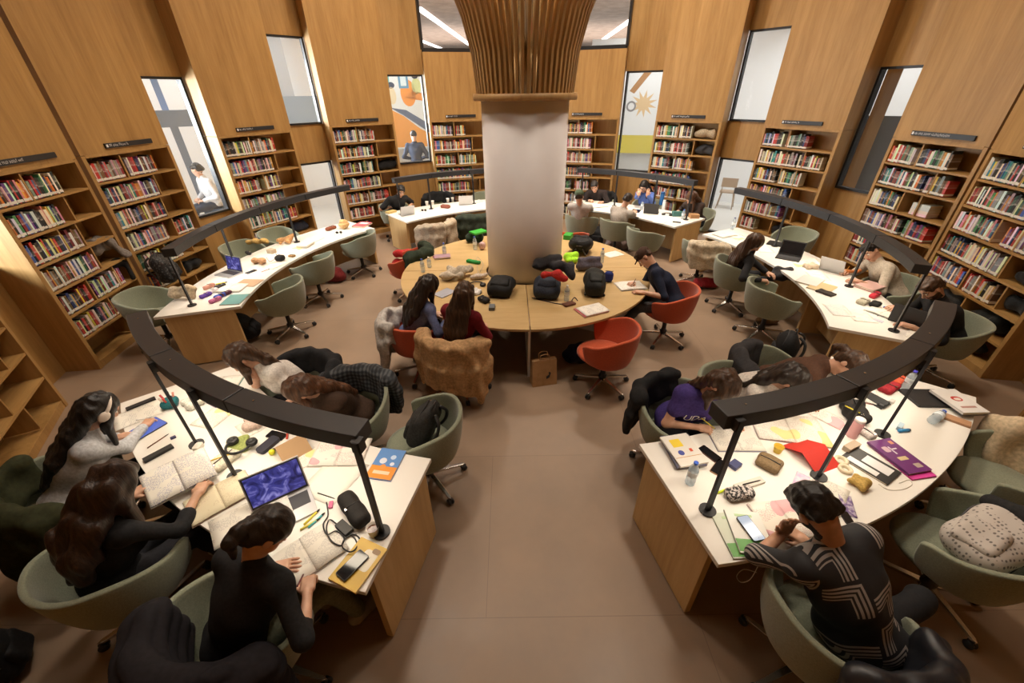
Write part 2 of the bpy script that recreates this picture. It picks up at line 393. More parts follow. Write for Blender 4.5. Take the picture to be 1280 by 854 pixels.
M_book = mat('book_cover', rough=.5, build=book_build(True)); M_books = mat('book_cover_row', rough=.5, build=book_build(False))
M_page = mat('page_edges', (.74,.68,.56), .8)
def book_mesh():
    # unit book standing on its tail, spine towards -y: covers with a page block set in
    m = MB(); m.mi = 0
    m.box((-.46,.5,.5), (.08,1,1)); m.box((.46,.5,.5), (.08,1,1)); m.box((0,.03,.5), (1,.06,1))
    m.mi = 1; m.box((0,.51,.5), (.84,.9,.96)); return m.mesh('book', [M_book, M_page])
ME_BOOK = book_mesh()
BOOKS = []       # (dist, world matrix, size, colour word, label)
SHORT = {'L9':'bottom left corner bookcase','L0':'bookcase left of the first recess','L1':'bookcase under first sign from left','L2':'bookcase under second sign from left','L3':'bookcase under third sign from left','R3':'bookcase under third sign from right','R2':'bookcase under second sign from right','R1':'bookcase at the right edge','R0':'right front bookcase','L4':'bookcase under fourth sign from left','R4':'bookcase under fourth sign from right','C1':'bookcase left of column','C2':'bookcase right of column'}
ORD = ['first','second','third','fourth','fifth','sixth','seventh','eighth','ninth','tenth']
def nth(i): return ORD[i] if i < 10 else f'{i+1}th'
def bay_frame(a0, a1):
    am = (a0+a1)/2; da = abs(a0-a1); w = 2*RW*math.sin(R_(da/2)); r = RW*math.cos(R_(da/2)); p = pol(r, am); return p, R_(am-90), w
def seat_books(bid, p, rz, w, zt, place):
    pitch = (zt-.10)/7; rows = ROWS.get(bid, [[]]*7); c, s = math.cos(rz), math.sin(rz)
    x_in0, x_in1 = -w/2+.05, w/2-.05; wi = x_in1-x_in0
    for ri, runs in enumerate(rows):
        zb = zt-pitch*(ri+1)+.022
        k = 0
        for (f0, f1) in runs:
            x = x_in0+wi*f0+.004; x1 = x_in0+wi*f1
            flat = bid == 'R2' and ri == 2 and f0 > .4
            if flat:   # a pile of big white volumes lying down
                z = zb
                for q in range(4):
                    th = .04; BOOKS.append((p, rz, x+.14, .05, z, (th, .2, .26), 'white', 1, bid, ri, k, place)); z += th+.001; k += 1
                continue
            lean = 0
            while x < x1-.012:
                t = random.choice([.014,.018,.02,.022,.025,.028,.032,.038])
                h = min(pitch-.05, random.uniform(.19,.245)); d = random.uniform(.14,.175)
                cw = random.choice(MIX)
                BOOKS.append((p, rz, x+t/2, .02+random.uniform(0,.006), zb, (t, d, h), cw, 0, bid, ri, k, place)); x += t+.0012; k += 1
sign_font_mat = mat('sign_lettering', (.75,.75,.75), .5)
def text_mesh(txt, size, depth=.001, align='LEFT'):
    cu = bpy.data.curves.new('lettering', 'FONT'); cu.body = txt; cu.size = size; cu.extrude = depth; cu.align_x = align; cu.align_y = 'CENTER'; cu.resolution_u = 3
    o = bpy.data.objects.new('lettering', cu); COL.objects.link(o)
    dg = bpy.context.evaluated_depsgraph_get(); me = bpy.data.meshes.new_from_object(o.evaluated_get(dg)); bpy.data.objects.remove(o); bpy.data.curves.remove(cu); return me
SIDE = {'L':'left','C':'back','R':'right'}
panels = {'left': MB(), 'back': MB(), 'right': MB()}
H_BAY = 7.1
for (bid, a0, a1, zt, place) in BAYS:
    if bid == 'L1': a0, a1 = -166.2, -179.6
    if bid == 'L2': a0, a1 = 179.7, 166.0
    p, rz, w = bay_frame(a0, a1); side = SIDE[bid[0]]
    bc = empty('bookcase', p, rz, f'tall oak bookcase of seven shelf rows {place}', 'bookcase', 'oak bookcases round the reading room')
    dep, th = .30, .05; m = MB(); pitch = (zt-.10)/7
    m.box((-w/2+th/2, .215, (zt+.03)/2), (th, .43, zt+.03)); m.box((w/2-th/2, .215, (zt+.03)/2), (th, .43, zt+.03))
    m.box((0, dep+.02, (zt+.03)/2), (w-2*th, .03, zt+.03)); m.box((0, .15, zt+.018), (w-2*th, .30, .036)); m.box((0, .155, .045), (w-2*th, .29, .09))
    m.build('carcass', M_oak, bc, bevel=.002, seg=1)
    for k in range(7):
        zz = zt-pitch*(k+1)
        if k < 6: m = MB(); m.box((0, .15, zz), (w-2*th, .29, .026)); m.build('shelf', M_oakh, bc)
        for fx in DIVS[k]:
            m = MB(); m.box((-w/2+th+(w-2*th)*(fx+.012), .155, zz+pitch/2), (.02, .27, pitch-.026)); m.build('divider', M_oak, bc)
    seat_books(bid, p, rz, w, zt, place)
    # panel over the bookcase
    P = panels[side]; c, s = math.cos(rz), math.sin(rz); rot = rotm(0,0,rz)
    ztop = 3.745 if bid[0] == 'C' else H_BAY
    P.box(rot@V(0,.215,(ztop+zt+.036)/2)+p, (w-.004, .43, ztop-zt-.036), rot)
    if SIGNLEN.get(bid):
        sw = {'L1':.8,'R2':.86}.get(bid, .72); sx = {'L1':-.02,'L2':.04,'R2':.05}.get(bid, 0.)
        sg = empty('sign', rot@V(sx,-.012,zt+.115)+p, rz, f'black shelf sign with pale lettering above the bookcase {place}', 'sign', 'shelf signs above the bookcases')
        m = MB(); m.box((0,0,0), (sw,.022,.06)); m.build('board', M_plastic, sg, bevel=.003)
        m = MB(); x = -sw/2+.055; rs = random.Random(bid)      # the small pale lettering, too fine to be read
        for ch_ in range(SIGNLEN[bid]):
            if ch_ in (3, 9, 17): x += .012; continue
            w_ = rs.choice([.008,.010,.012]); h_ = rs.choice([.020,.020,.026]); m.box((x+w_/2,-.0118,-.010+h_/2), (.003,.0016,h_)); m.box((x+w_/2,-.0118,-.010+rs.choice([0,h_/2,h_])), (w_,.0016,.004)); x += w_+.004
        m.build('lettering', sign_font_mat, sg)
        m = MB(); m.box((-sw/2+.025,-.0125,0), (.026,.002,.034)); m.build('pictogram', sign_font_mat, sg)
# window recesses: (left angle, right angle, holes)
RECS = [('left', -135.3, -143.3, []), ('left', -159.0, -166.1, [(1.4,3.3)]), ('left', 165.9, 157.5, [(1.11,3.25)]), ('left', 142.7, 134.8, [(.12,1.71),(2.44,3.95)]), ('left', 119.8, 111.6, [(1.47,3.34)]),
        ('right', 64.9, 56.7, [(1.22,3.34)]), ('right', 42.0, 33.7, [(.06,1.68),(2.39,3.92)]), ('right', 19.2, 11.2, [(1.42,3.23)]), ('right', -18.8, -25.9, [])]
wn = 0
for (side, a0, a1, holes) in RECS:
    am = (a0+a1)/2; da = abs(a0-a1); w = 2*RW*math.sin(R_(da/2)); rot = rotm(0,0,R_(am-90)); p = pol(RG-.02, am); wf = w+.13; P = panels[side]; z = 0.
    wv = w+.34
    for (h0, h1) in holes:
        P.box(rot@V(0,.05,(z+h0)/2)+p, (wv,.1,h0-z), rot); z = h1
    P.box(rot@V(0,.05,(z+H_BAY)/2)+p, (wv,.1,H_BAY-z), rot)
    for (h0, h1) in holes:
        wn += 1; we = empty(f'window_{wn}', p+V(0,0,h0), R_(am-90)); we['kind'] = 'structure'
        m = MB(); hh = h1-h0; q = .035
        for (cx, cz, sx, sz) in ((-wf/2+q/2,hh/2,q,hh),(wf/2-q/2,hh/2,q,hh),(0,q/2,wf,q),(0,hh-q/2,wf,q)): m.box((cx,.02,cz), (sx,.10,sz))
        o = m.build('window_frame', M_black, we); o['kind'] = 'structure'
        m = MB(); m.box((0,.035,hh/2), (wf-.05,.008,hh-.06)); o = m.build('pane', M_glass, we); o['kind'] = 'structure'
for side, P in panels.items(): P.build('wall_'+side, M_oak, kind='structure')
# the wide gallery window high on the back wall
wn += 1; we = empty(f'window_{wn}', (CX,CY,0)); we['kind'] = 'structure'
m = MB(); g = MB()
for (a0, a1) in ((111.5,96.1),(96.1,80.6),(80.6,65.0)):
    p, rz, w = bay_frame(a0, a1); rot = rotm(0,0,rz); o = p-V(CX,CY,0)
    for (x, z, sx, sz) in ((0,3.78,w,.07),(0,6.9,w,.07)): m.box(rot@V(x,.06,z)+o, (sx,.12,sz), rot)
    g.box(rot@V(0,.06,5.34)+o, (w-.01,.01,3.05), rot)
for a in (111.4, 65.1): m.box(pol(RW+.03,a,5.34)-V(CX,CY,0), (.05,.12,3.1), rotm(0,0,R_(a-90)))
o = m.build('window_frame', M_black, we); o['kind'] = 'structure'; o = g.build('pane', M_glass, we); o['kind'] = 'structure'
# far wall behind the viewer (the room closes round the balcony)
m = MB()
for a in range(-128, -42, 12):
    rot = rotm(0,0,R_(a+6-90)); m.box(pol(6.5,a+6,3.55), (1.42,.1,7.1), rot)
m.build('wall_front', M_oak, kind='structure')
# ================================================================ books
def lab_book(cw, bid, ri, k, place, flat):
    row = ['top','second','third','fourth','fifth','sixth','bottom'][ri]
    return f'{cw} book, {nth(k)} in {row} row of {SHORT[bid]}'
bl = []
for (p, rz, x, y, z, sz, cw, flat, bid, ri, k, place) in BOOKS:
    rot = rotm(0,0,rz); w0 = rot@V(x,y,z)+p; d = math.dist(w0, (0,0,CAMH))
    # in-frame test
    v = w0-V(0,0,CAMH); dz = v@_F; u, t = 640+FPX*(v@_R)/max(dz,.1), 427-FPX*(v@_U)/max(dz,.1)
    vis = dz > .2 and -12 < u < 1292 and -10 < t < 860 and bid not in ('CM',)
    if vis: bl.append((d, w0, rz, sz, cw, flat, bid, ri, k, place))
bl.sort(key=lambda b: b[0])
far = {'v':[], 'f':[], 'c':[], 'r':[], 'm':[]}
base_v = np.array([tuple(v.co) for v in ME_BOOK.vertices]); base_f = [tuple(pp.vertices) for pp in ME_BOOK.polygons]; base_m = [pp.material_index for pp in ME_BOOK.polygons]
for i, (d, w0, rz, sz, cw, flat, bid, ri, k, place) in enumerate(bl):
    col = tuple(min(1,max(0,c*random.uniform(.75,1.25))) for c in WORD[cw])
    if i < 290:
        o = link('book', ME_BOOK); o.location = tuple(w0); o.scale = sz; o.color = (*col, 1)
        o.rotation_euler = (0, 0, rz)
        if flat: o.rotation_euler = (0, PI/2, rz); o.location = tuple(np.array(w0)+V(0,0,sz[0]/2)-np.array(rotm(0,0,rz)@V(.13,0,0)))
        tag(o, lab_book(cw, bid, ri, k, place, flat), 'book', 'books on the bookcases')
    else:
        rot = rotm(0,0,rz); n = len(far['v'])
        if flat: vv = (rot@(rotm(0,PI/2,0)@(base_v*sz).T)).T + np.array(w0) + V(0,0,sz[0]/2)
        else: vv = (rot@(base_v*sz).T).T + np.array(w0)
        n = sum(len(a) for a in far['v']); far['v'].append(vv); far['f'] += [tuple(q+n for q in f) for f in base_f]; far['m'] += base_m
        far['c'].append(np.tile((*col,1), (len(vv),1))); far['r'].append(base_v[:,2])
me = mesh_np('books', np.concatenate(far['v']), far['f'], [M_books, M_page], False, far['m'])
at1 = me.attributes.new('cover', 'FLOAT_COLOR', 'POINT'); at1.data.foreach_set('color', np.concatenate(far['c']).astype(np.float32).ravel())
at2 = me.attributes.new('rise', 'FLOAT', 'POINT'); at2.data.foreach_set('value', np.concatenate(far['r']).astype(np.float32))
tag(link('books', me), 'rows of upright books filling the farther bookcases round the room', 'books', kind='stuff')
# ================================================================ column
co = empty('column', (CX,CY,0), 0, 'thick round white column with a flared crown of oak slats', 'column')
m = MB(); m.smooth = True; m.lathe([(.528,0),(.528,2.93)], 64); m.build('shaft', M_plaster, co)
M_slat = mat('slat_oak', rough=.5, build=wood_build((.36,.21,.08), (.46,.285,.115), (.54,.35,.15)))
m = MB(); m.smooth = True; m.lathe([(.54,2.885),(.615,2.885),(.62,2.92),(.615,2.955),(.50,2.955)], 64); m.build('collar_ring', M_slat, co)
def flare(z): t = z-2.93; return .575+.235*t*t
NS = 60
for k in range(NS):
    a = R_(360*k/NS+1.5); m = MB(); rd = V(math.cos(a), math.sin(a), 0); tg = V(-math.sin(a), math.cos(a), 0); vs = []; fs = []
    zz = [2.955+ (7.1-2.955)*(j/14)**.9 for j in range(15)]
    for z in zz:
        r = flare(z); dr = .47*(z-2.93); n = V(1,0,-dr); n /= np.linalg.norm(n); wv = .0135*(r/.575)**.5
        for (s_, q) in ((-1,0),(1,0),(1,1),(-1,1)):
            vs.append(rd*(r-q*.085*n[0])+V(0,0,z-q*.085*n[2])+tg*wv*s_)
    for j in range(14):
        b = 4*j
        for q in range(4): fs.append((b+q, b+(q+1)%4, b+4+(q+1)%4, b+4+q))
    fs += [(3,2,1,0), (56,57,58,59)]; m.add(vs, fs); m.build('slat', M_slat, co)
M_mirror = mat('mirror_steel', (.75,.75,.76), .12, 1.)
m = MB(); m.smooth = True; m.lathe([(.36,2.86),(.36,7.1)], 48); m.build('core', M_mirror, co)
# ================================================================ round table
RT = 1.78
rt = empty('round_table', (CX,CY,0), 0, 'large round oak-topped table ringing the white column', 'table')
for (a0, a1) in ((-89.7,0),(0.2,89.8),(90.2,179.8),(-179.8,-90.1)):
    m = MB(); m.arc(.56, RT, a0, a1, .712, .742, 32); m.build('tabletop', M_oakt, rt, bevel=.003)
for a in (-90,-30,30,90,150,210):
    rot = rotm(0,0,R_(a)); m = MB(); m.box(rot@V(1.15,0,.355), (1.0,.03,.71), rot); m.build('leg_panel', M_white, rt, bevel=.002)
m = MB(); m.arc(.95,.97,-180,180,.45,.711,64); m.build('modesty_ring', M_white, rt)
# ================================================================ curved study desks
RI, RO, ZD = 3.62, 4.57, .74
# radii at the two ends: (inner start, inner end, outer start, outer end)
RAD = {'D1':(3.70,3.69,4.62,4.62),'D2':(3.57,3.76,4.49,4.77),'D3':(3.62,3.74,4.52,4.67),'D4':(3.74,3.62,4.58,4.52),'D5':(3.80,3.52,4.72,4.52),'D6':(3.56,3.80,4.55,4.72)}
DESKS = [('D1',-140.6,-102.4,'white curved desk with oak ends at the front left'), ('D2',-78.2,-39.4,'white curved desk with oak ends at the front right'),
 ('D3',141.6,196.9,'long white curved desk along the left side, beside the left bookcases'), ('D4',-28.9,25.6,'long white curved desk along the right side, beside the right bookcases'),
 ('D5',92.2,130.6,'white curved desk at the back, left of the column'), ('D6',34.7,73.0,'white curved desk at the back, right of the column')]
POSTS = {'D1':(-127.,-119.6,-103.4),'D2':(-76.2,-64.2,-53.2),'D3':(194.0,178.4,160.),'D4':(-26.4,-10.4,11.5),'D5':(127.9,118.,104.,95.),'D6':(37.2,48.,60.,70.5)}
ZL0, ZL1 = 1.415, 1.51; LAMPE = 2.6
lampw = {'D1':'front left desk','D2':'front right desk','D3':'long left desk','D4':'long right desk','D5':'back left desk','D6':'back right desk'}
def rad(nm, a):
    for n, a0, a1, _ in DESKS:
        if n == nm: t = (a-a0)/(a1-a0); r = RAD[nm]; return r[0]+(r[1]-r[0])*t, r[2]+(r[3]-r[2])*t
def desk(nm, a0, a1, label):
    am = (a0+a1)/2; ri, ro = rad(nm, am); o0 = pol((ri+ro)/2, am); d = empty('curved_desk', o0, 0, label, 'desk', 'curved study desks round the column'); c = (CX-o0[0], CY-o0[1])
    n = int(abs(a1-a0)); R4 = RAD[nm]
    def band(f0, f1, b0, b1, z0, z1, m):     # f: fraction across the depth
        p, q = rad(nm, b0), rad(nm, b1); m.arc((p[0]+(p[1]-p[0])*f0, q[0]+(q[1]-q[0])*f0), (p[0]+(p[1]-p[0])*f1, q[0]+(q[1]-q[0])*f1), b0, b1, z0, z1, n, c); return m
    band(0, 1, a0, a1, .708, .742, MB()).build('desktop', M_white, d, bevel=.003)
    mid = [a0+(a1-a0)*t for t in ((.5,) if abs(a1-a0) < 45 else (.34,.66))]
    for a, pn in [(a0+.45,'end_panel'),(a1-.45,'end_panel')]+[(q,'support_panel') for q in mid]:
        rot = rotm(0,0,R_(a)); m = MB(); p = rad(nm, a); r0, r1 = (p[0]+.10, p[1]-.09) if pn == 'end_panel' else (p[0]+.2, p[1]-.2)
        m.box(rot@V((r0+r1)/2,0,.362)+V(c[0],c[1],0), (r1-r0,.045,.69), rot); m.build(pn, M_oakl, d, bevel=.003)
        if pn == 'end_panel':
            for r in (r0+.05, r1-.05):
                m = MB(); m.cyl(rot@V(r,0,0)+V(c[0],c[1],0), .022, .02, 12); m.build('glide_foot', M_chrome, d)
    band(.485, .515, a0+1, a1-1, .12, .707, MB()).build('modesty_panel', M_oakl, d)
    band(.33, .46, a0+2, a1-2, .62, .65, MB()).build('cable_tray', M_black, d)
    return d
for nm, a0, a1, lab in DESKS:
    desk(nm, a0, a1, lab)
    am = (a0+a1)/2; rm = rad(nm, am)[0]+.51; o0 = pol(rm, am, ZD+.002); c = (CX-o0[0], CY-o0[1]); z = -o0[2]
    l = empty('desk_lamp', o0, 0, f'long curved black lamp bar on thin posts over the {lampw[nm]}', 'lamp', 'curved lamp bars over the desks')
    b0, b1 = a0+1.0, a1-1.0; ns = 3 if a1-a0 < 45 else 4; LR = lambda a, e: rad(nm, a)[0]+e
    for k in range(ns):
        s0 = b0+(b1-b0)*k/ns+.06; s1 = b0+(b1-b0)*(k+1)/ns-.06; n = max(5, int((s1-s0))); sm = (s0+s1)/2
        m = MB(); m.arc((LR(s0,.445),LR(s1,.445)), (LR(s0,.578),LR(s1,.578)), s0, s1, ZL0+z, ZL1+z, n, c); h = m.build('lamp_housing', M_char, l, bevel=.004)
        m = MB(); m.arc((LR(s0,.455),LR(s1,.455)), (LR(s0,.56),LR(s1,.56)), s0+.15, s1-.15, ZL0-.0008+z, ZL0+.003+z, n, c); m.build('diffuser', M_led, h)
        sa = s0*.82+s1*.18; sp = pol(LR(sa,.51), sa, ZL1+.001)-o0; m = MB(); m.cyl(sp, .006, .004, 10); m.build('screw', M_chrome, h)
        A = bpy.data.lights.new('lamp_light', 'AREA'); A.shape = 'RECTANGLE'; A.size = 4.13*R_(s1-s0)*.9; A.size_y = .1; A.energy = LAMPE*(s1-s0)/13; A.color = (1,.85,.65); A.spread = R_(150)
        ao = bpy.data.objects.new('lamp_light', A); COL.objects.link(ao); ao.location = tuple(pol(LR(sm,.51),sm,ZL0-.012)); ao.rotation_euler = (0,0,R_(sm+90))
    for a in POSTS[nm]:
        rot = rotm(0,0,R_(a)); p = pol(LR(a,.600), a, 0)-V(o0[0],o0[1],0); m = MB()
        m.box(p+V(0,0,(.755+ZL1-.02)/2+z), (.018,.032,ZL1-.02-.755), rot); ps = m.build('post', M_black, l)
        m = MB(); m.box(p+rot@V(-.02,0,0)+V(0,0,ZL1-.055+z), (.05,.05,.075), rot); m.build('bracket', M_plastic, ps)
        m = MB(); m.cyl(p+V(0,0,ZD+.002+z), .05, .012, 20); m.build('foot_plate', M_black, ps)
# ================================================================ what is seen through the windows: a pale gallery with daylight
M_gal = mat('gallery_wall_paint', (.80,.81,.82), .8); M_galf = mat('gallery_floor', (.62,.60,.56), .4)
m = MB()
for a in range(-170, 190, 10):
    if -150 < a < -30: continue
    hi = 3.62 if 55 < a+5 < 125 else 7.2
    rot = rotm(0,0,R_(a+5-90)); m.box(pol(9.6,a+5,hi/2), (1.75,.1,hi), rot)
m.build('wall_outer', M_gal, kind='structure')
m = MB(); m.box((CX,CY+22,3.5), (40,.2,7)); m.build('wall_far', M_gal, kind='structure')
m = MB(); m.arc(6.32, 9.6, -30, 210, .0, .012, 60, (CX,CY)); m.build('floor_gallery', M_galf, kind='structure')
m = MB(); m.box((CX,CY+5.9+8.5,4.86), (30,17,.1)); m.build('ceiling_gallery', mat('gallery_ceiling', (.36,.25,.19), .8, build=noise_build((.30,.2,.15),(.42,.3,.23),4.,.0)), kind='structure')
def arealight(p, target, sx, sy, e, col, name='light', spread=180):
    A = bpy.data.lights.new(name, 'AREA'); A.shape = 'RECTANGLE'; A.size = sx; A.size_y = sy; A.energy = e; A.color = col; A.spread = R_(spread)
    o = bpy.data.objects.new(name, A); COL.objects.link(o); o.location = tuple(p)
    d = Vector(tuple(np.asarray(target,float)-np.asarray(p,float))); o.rotation_euler = d.to_track_quat('-Z', 'Y').to_euler(); return o
# linear ceiling lights of the gallery behind the high window
M_tube = mat('linear_light', (1,1,1), .5, emit=(1,.96,.97), estr=4.)
def at_z(px, py, z): d = ray(px,py); t = (z-CAMH)/d[2]; return V(d[0]*t, d[1]*t, z)
GL = [((523,10),(587,56),.16,'long slanting light strip behind the high window, left of the column'),((524,50),(560,64),.16,'short light strip low behind the high window, left of the column'),((793,22),(742,58),.16,'long slanting light strip behind the high window, right of the column'),((786,54),(738,59),.14,'short flat light strip behind the high window, right of the column'),((575,2),(590,14),.14,'short light strip high behind the window, left of the column')]
for a, b, w_, lb in GL:
    m = MB(); m.bar(at_z(*a,4.792), at_z(*b,4.792), w_, .04); tag(m.build('linear_light', M_tube), lb, 'light', 'linear lights of the gallery ceiling')
arealight((CX,CY+13.5,3.3), (CX,CY+13.5,9), 12, 5, 520, (1,.93,.88), 'gallery_ceiling_fill')  # unseen fill lamp, added to brighten the gallery ceiling from below
# gallery daylight
for a, e in ((-160,50),(165,110),(140,190),(37,240),(14,60)):
    arealight(pol(8.2,a,6.2), pol(8.2,a,0), 2.0, 2.0, e, (1,1,1), 'gallery_light')
for a, e in ((117,55),(61,60)): arealight(pol(7.6,a,4.6), pol(8.6,a,1.5), 1.2, .8, e, (1,1,1), 'gallery_light')
# daylight raking through the left windows onto their right-hand reveals
for a, zc in ((171.5,2.2),(148.5,2.6),(124.,2.4),(-152.,2.4)):
    arealight(pol(8.3,a+1.5,zc+.3), pol(5.9,a-12,zc), 1.2, 1.6, 130, (.95,.98,1), 'window_daylight', 80)
# ================================================================ room lights: warm ceiling downlights
for (r, a, e, sp) in [(2.2,45,175,130),(2.2,135,175,130),(2.2,225,80,130),(2.2,315,80,130),(3.7,0,50,140),(3.7,60,150,150),(3.7,120,150,150),(3.7,180,50,140),(3.7,240,18,130),(3.7,300,20,130)]:
    arealight(pol(r,a,7.0), pol(r,a,0), .5, .5, e, (1,.87,.72), 'ceiling_downlight', sp)
W = bpy.data.worlds.new('world'); SC.world = W; W.use_nodes = True; W.node_tree.nodes['Background'].inputs[0].default_value = (1,.93,.85,1); W.node_tree.nodes['Background'].inputs[1].default_value = .05
SC.view_settings.view_transform = 'Standard'; SC.view_settings.look = 'None'; SC.view_settings.gamma = 1.; SC.view_settings.exposure = .1; SC.view_settings.use_curve_mapping = False
SC.cycles.max_bounces = 7; SC.cycles.diffuse_bounces = 4; SC.cycles.glossy_bounces = 3; SC.cycles.transmission_bounces = 6; SC.cycles.use_denoising = True; SC.cycles.sample_clamp_indirect = 4.; SC.cycles.caustics_reflective = False; SC.cycles.caustics_refractive = False
# ================================================================ swivel tub chairs
M_green = cloth('sage_green_wool', (.235,.255,.185), .9, .12, 120., .15, .3)
M_orange = cloth('brick_orange_wool', (.50,.085,.03), .85, .12, 120., .15, .3)
def sstep(a, b, x): t = min(1, max(0, (x-a)/(b-a))); return t*t*(3-2*t)
def make_chair(name, fabric):
    r = empty(name, (0,0,0))
    m = MB(); m.smooth = True
    def shell(u, v):
        t = 2*u-1; a = R_(-90+t*128); q = abs(t)
        top = .80-.115*sstep(.35,.95,q)-.03*sstep(.93,1,q); bot = .40+.02*sstep(.6,1,q)
        z = bot+(top-bot)*v; f = .275+.075*v**.8+.012*math.sin(PI*v)
        if q > .9: f += .012*(q-.9)*10*v
        return (f*1.02*math.cos(a), f*.98*math.sin(a)-.005, z)
    m.grid(shell, 40, 9, .034); o = m.build('backrest', fabric, r, bevel=.010, seg=2)
    m = MB(); m.smooth = True; prof = [(.02,.405),(.20,.405),(.245,.42),(.262,.445),(.255,.468),(.22,.482),(.1,.488),(.001,.489)]
    m.lathe(prof, 32, (0,.03,0)); sv = []
    for (x, y, z) in m.v:
        if y > .03: y = .03+(y-.03)*1.12
        sv.append((x*1.02,y,z))
    m.v = sv; m.build('seat', fabric, r)
    m = MB(); m.smooth = True; m.lathe([(.02,.37),(.15,.375),(.26,.402),(.25,.41)], 28); m.build('seat_pan', fabric, r)
    m = MB(); m.smooth = True; m.lathe([(.045,.10),(.045,.16),(.028,.165),(.028,.30),(.022,.305),(.022,.34),(.09,.345),(.09,.375)], 18); m.build('gas_post', M_plastic, r)
    for k in range(5):
        a = R_(72*k+18); d = V(math.cos(a), math.sin(a), 0)
        m = MB(); rot = rotm(0,0,a); pts = [(.03,-.022),(.31,-.014),(.335,0),(.31,.014),(.03,.022)]
        vs = [rot@V(p[0],p[1],.135-.055*(p[0]/.335)) for p in pts]+[rot@V(p[0],p[1],.108-.05*(p[0]/.335)) for p in pts]
        m.add(vs, [(0,1,2,3,4),(9,8,7,6,5)]+[(i,(i+5),(i+1)%5+5,(i+1)%5) for i in range(5)]); lg = m.build('leg', M_chrome, r, bevel=.004)
        m = MB(); m.smooth = True
        for s_ in (-1,1): m.lathe([(.001,-.009),(.026,-.009),(.030,0),(.026,.009),(.001,.009)], 14, d*.318+V(0,0,.030)+rot@V(0,.014*s_,0), rot@rotm(PI/2,0,0))
        m.box(d*.318+V(0,0,.055), (.02,.02,.03), rot); m.build('caster', M_plastic, lg)
    return r
PROTO = {'g': make_chair('swivel_chair', M_green), 'o': make_chair('swivel_chair', M_orange)}
USED = set()
CHG = {'g':'sage green tub chairs','o':'orange tub chairs'}
def chair(kind, x, y, az, label, twist=0):
    # az: direction the sitter looks, degrees
    if kind in USED: r = copy_tree(PROTO[kind])
    else: r = PROTO[kind]; USED.add(kind)
    r.location = (x, y, 0); r.rotation_euler = (0, 0, R_(az-90)); return tag(r, label, 'chair', CHG[kind])
def chp(kind, r, a, az_off, label):
    # chair given in polar place; faces outward (inner side) if r<4.1 else toward the column
    p = pol(r, a); return chair(kind, p[0], p[1], (a if r < 4.1 else a+180)+az_off, label)
def oriented(p, az): return np.asarray(p,float), rotm(0,0,R_(az-90))
# ================================================================ cloth and bags
def drape(name, label, cat, loc, az, col, u0=-.6, u1=.6, drop=.42, inner=.18, sleeves=(), puff=0., vox=.012, group=None, pattern=None, amp=.012, extra=None, sheen=0., quilt=0.):
    # a garment thrown over the rim of a tub chair whose seat centre is loc, chair looks along az
    o, rot = np.asarray(loc,float), rotm(0,0,R_(az-90)); S = SDF(); m = pattern or cloth('cloth_'+name+'_'+str(abs(hash((col,puff)))%9999), col, .85, .2, 40., .3, sheen)
    n = max(6, int(24*(u1-u0)/1.3)); sd = o[0]*3+o[1]
    for i in range(n):
        t = u0+(u1-u0)*i/(n-1); a = R_(-90+t*128); top = .815-.115*sstep(.35,.95,abs(t)); ed = 1-.35*sstep(.75,1.,abs(2*i/(n-1)-1)); dr = drop*ed*(1-.10*math.sin(t*5+sd))
        d = V(math.cos(a), math.sin(a), 0); f1 = .016*math.sin(t*13+sd); f2 = .020*math.sin(t*11+sd*1.3)
        th = .024+puff
        S.chain([d*.295+V(0,0,top-inner*(1+.2*math.sin(t*7+sd))), d*.345+V(0,0,top+.004), d*.388+V(0,0,top-.02), d*(.405+f1)+V(0,0,top-dr*.5), d*(.405+f2)+V(0,0,max(.06,top-dr))], [th*.8,th,th,th*1.05,th], .05)
    for (t, dr, side) in sleeves:
        a = R_(-90+t*128); d = V(math.cos(a), math.sin(a), 0); e = V(-math.sin(a), math.cos(a), 0)*.06*side; top = .80-.115*sstep(.35,.95,abs(t))
        S.chain([d*.40+V(0,0,top-.05), d*.435+e+V(0,0,top-.25), d*.43+e*1.6+V(0,0,max(.07,top-dr))], [.05+puff*.4,.048+puff*.4,.036], .03)
    if extra: extra(S)
    S.p = [(q[0], rot@q[1], (rot@q[2] if q[0]=='rc' else q[2]), *q[3:]) for q in S.p]
    wf_ = wob(38,34,22,amp,o[0]*7); ob = S.build(name, vox, m, None, wf_ if not quilt else (lambda X: wf_(X)*.5-quilt*np.abs(np.sin(X[:,2]*42+X[:,0]*6)))); ob.location = tuple(o); return tag(ob, label, cat, group)
def strap(parent, pts, w, mt, name='strap'):
    m = MB(); m.smooth = True; m.tube(pts, w, 6); return m.build(name, mt, parent)
def smoothpath(pts, n=6):
    P = [np.asarray(p,float) for p in pts]; out = []
    for i in range(len(P)-1):
        p0, p1, p2, p3 = P[max(i-1,0)], P[i], P[i+1], P[min(i+2,len(P)-1)]
        for k in range(n):
            t = k/n; out.append(.5*((2*p1)+(-p0+p2)*t+(2*p0-5*p1+4*p2-p3)*t*t+(-p0+3*p1-3*p2+p3)*t**3))
    out.append(P[-1]); return out
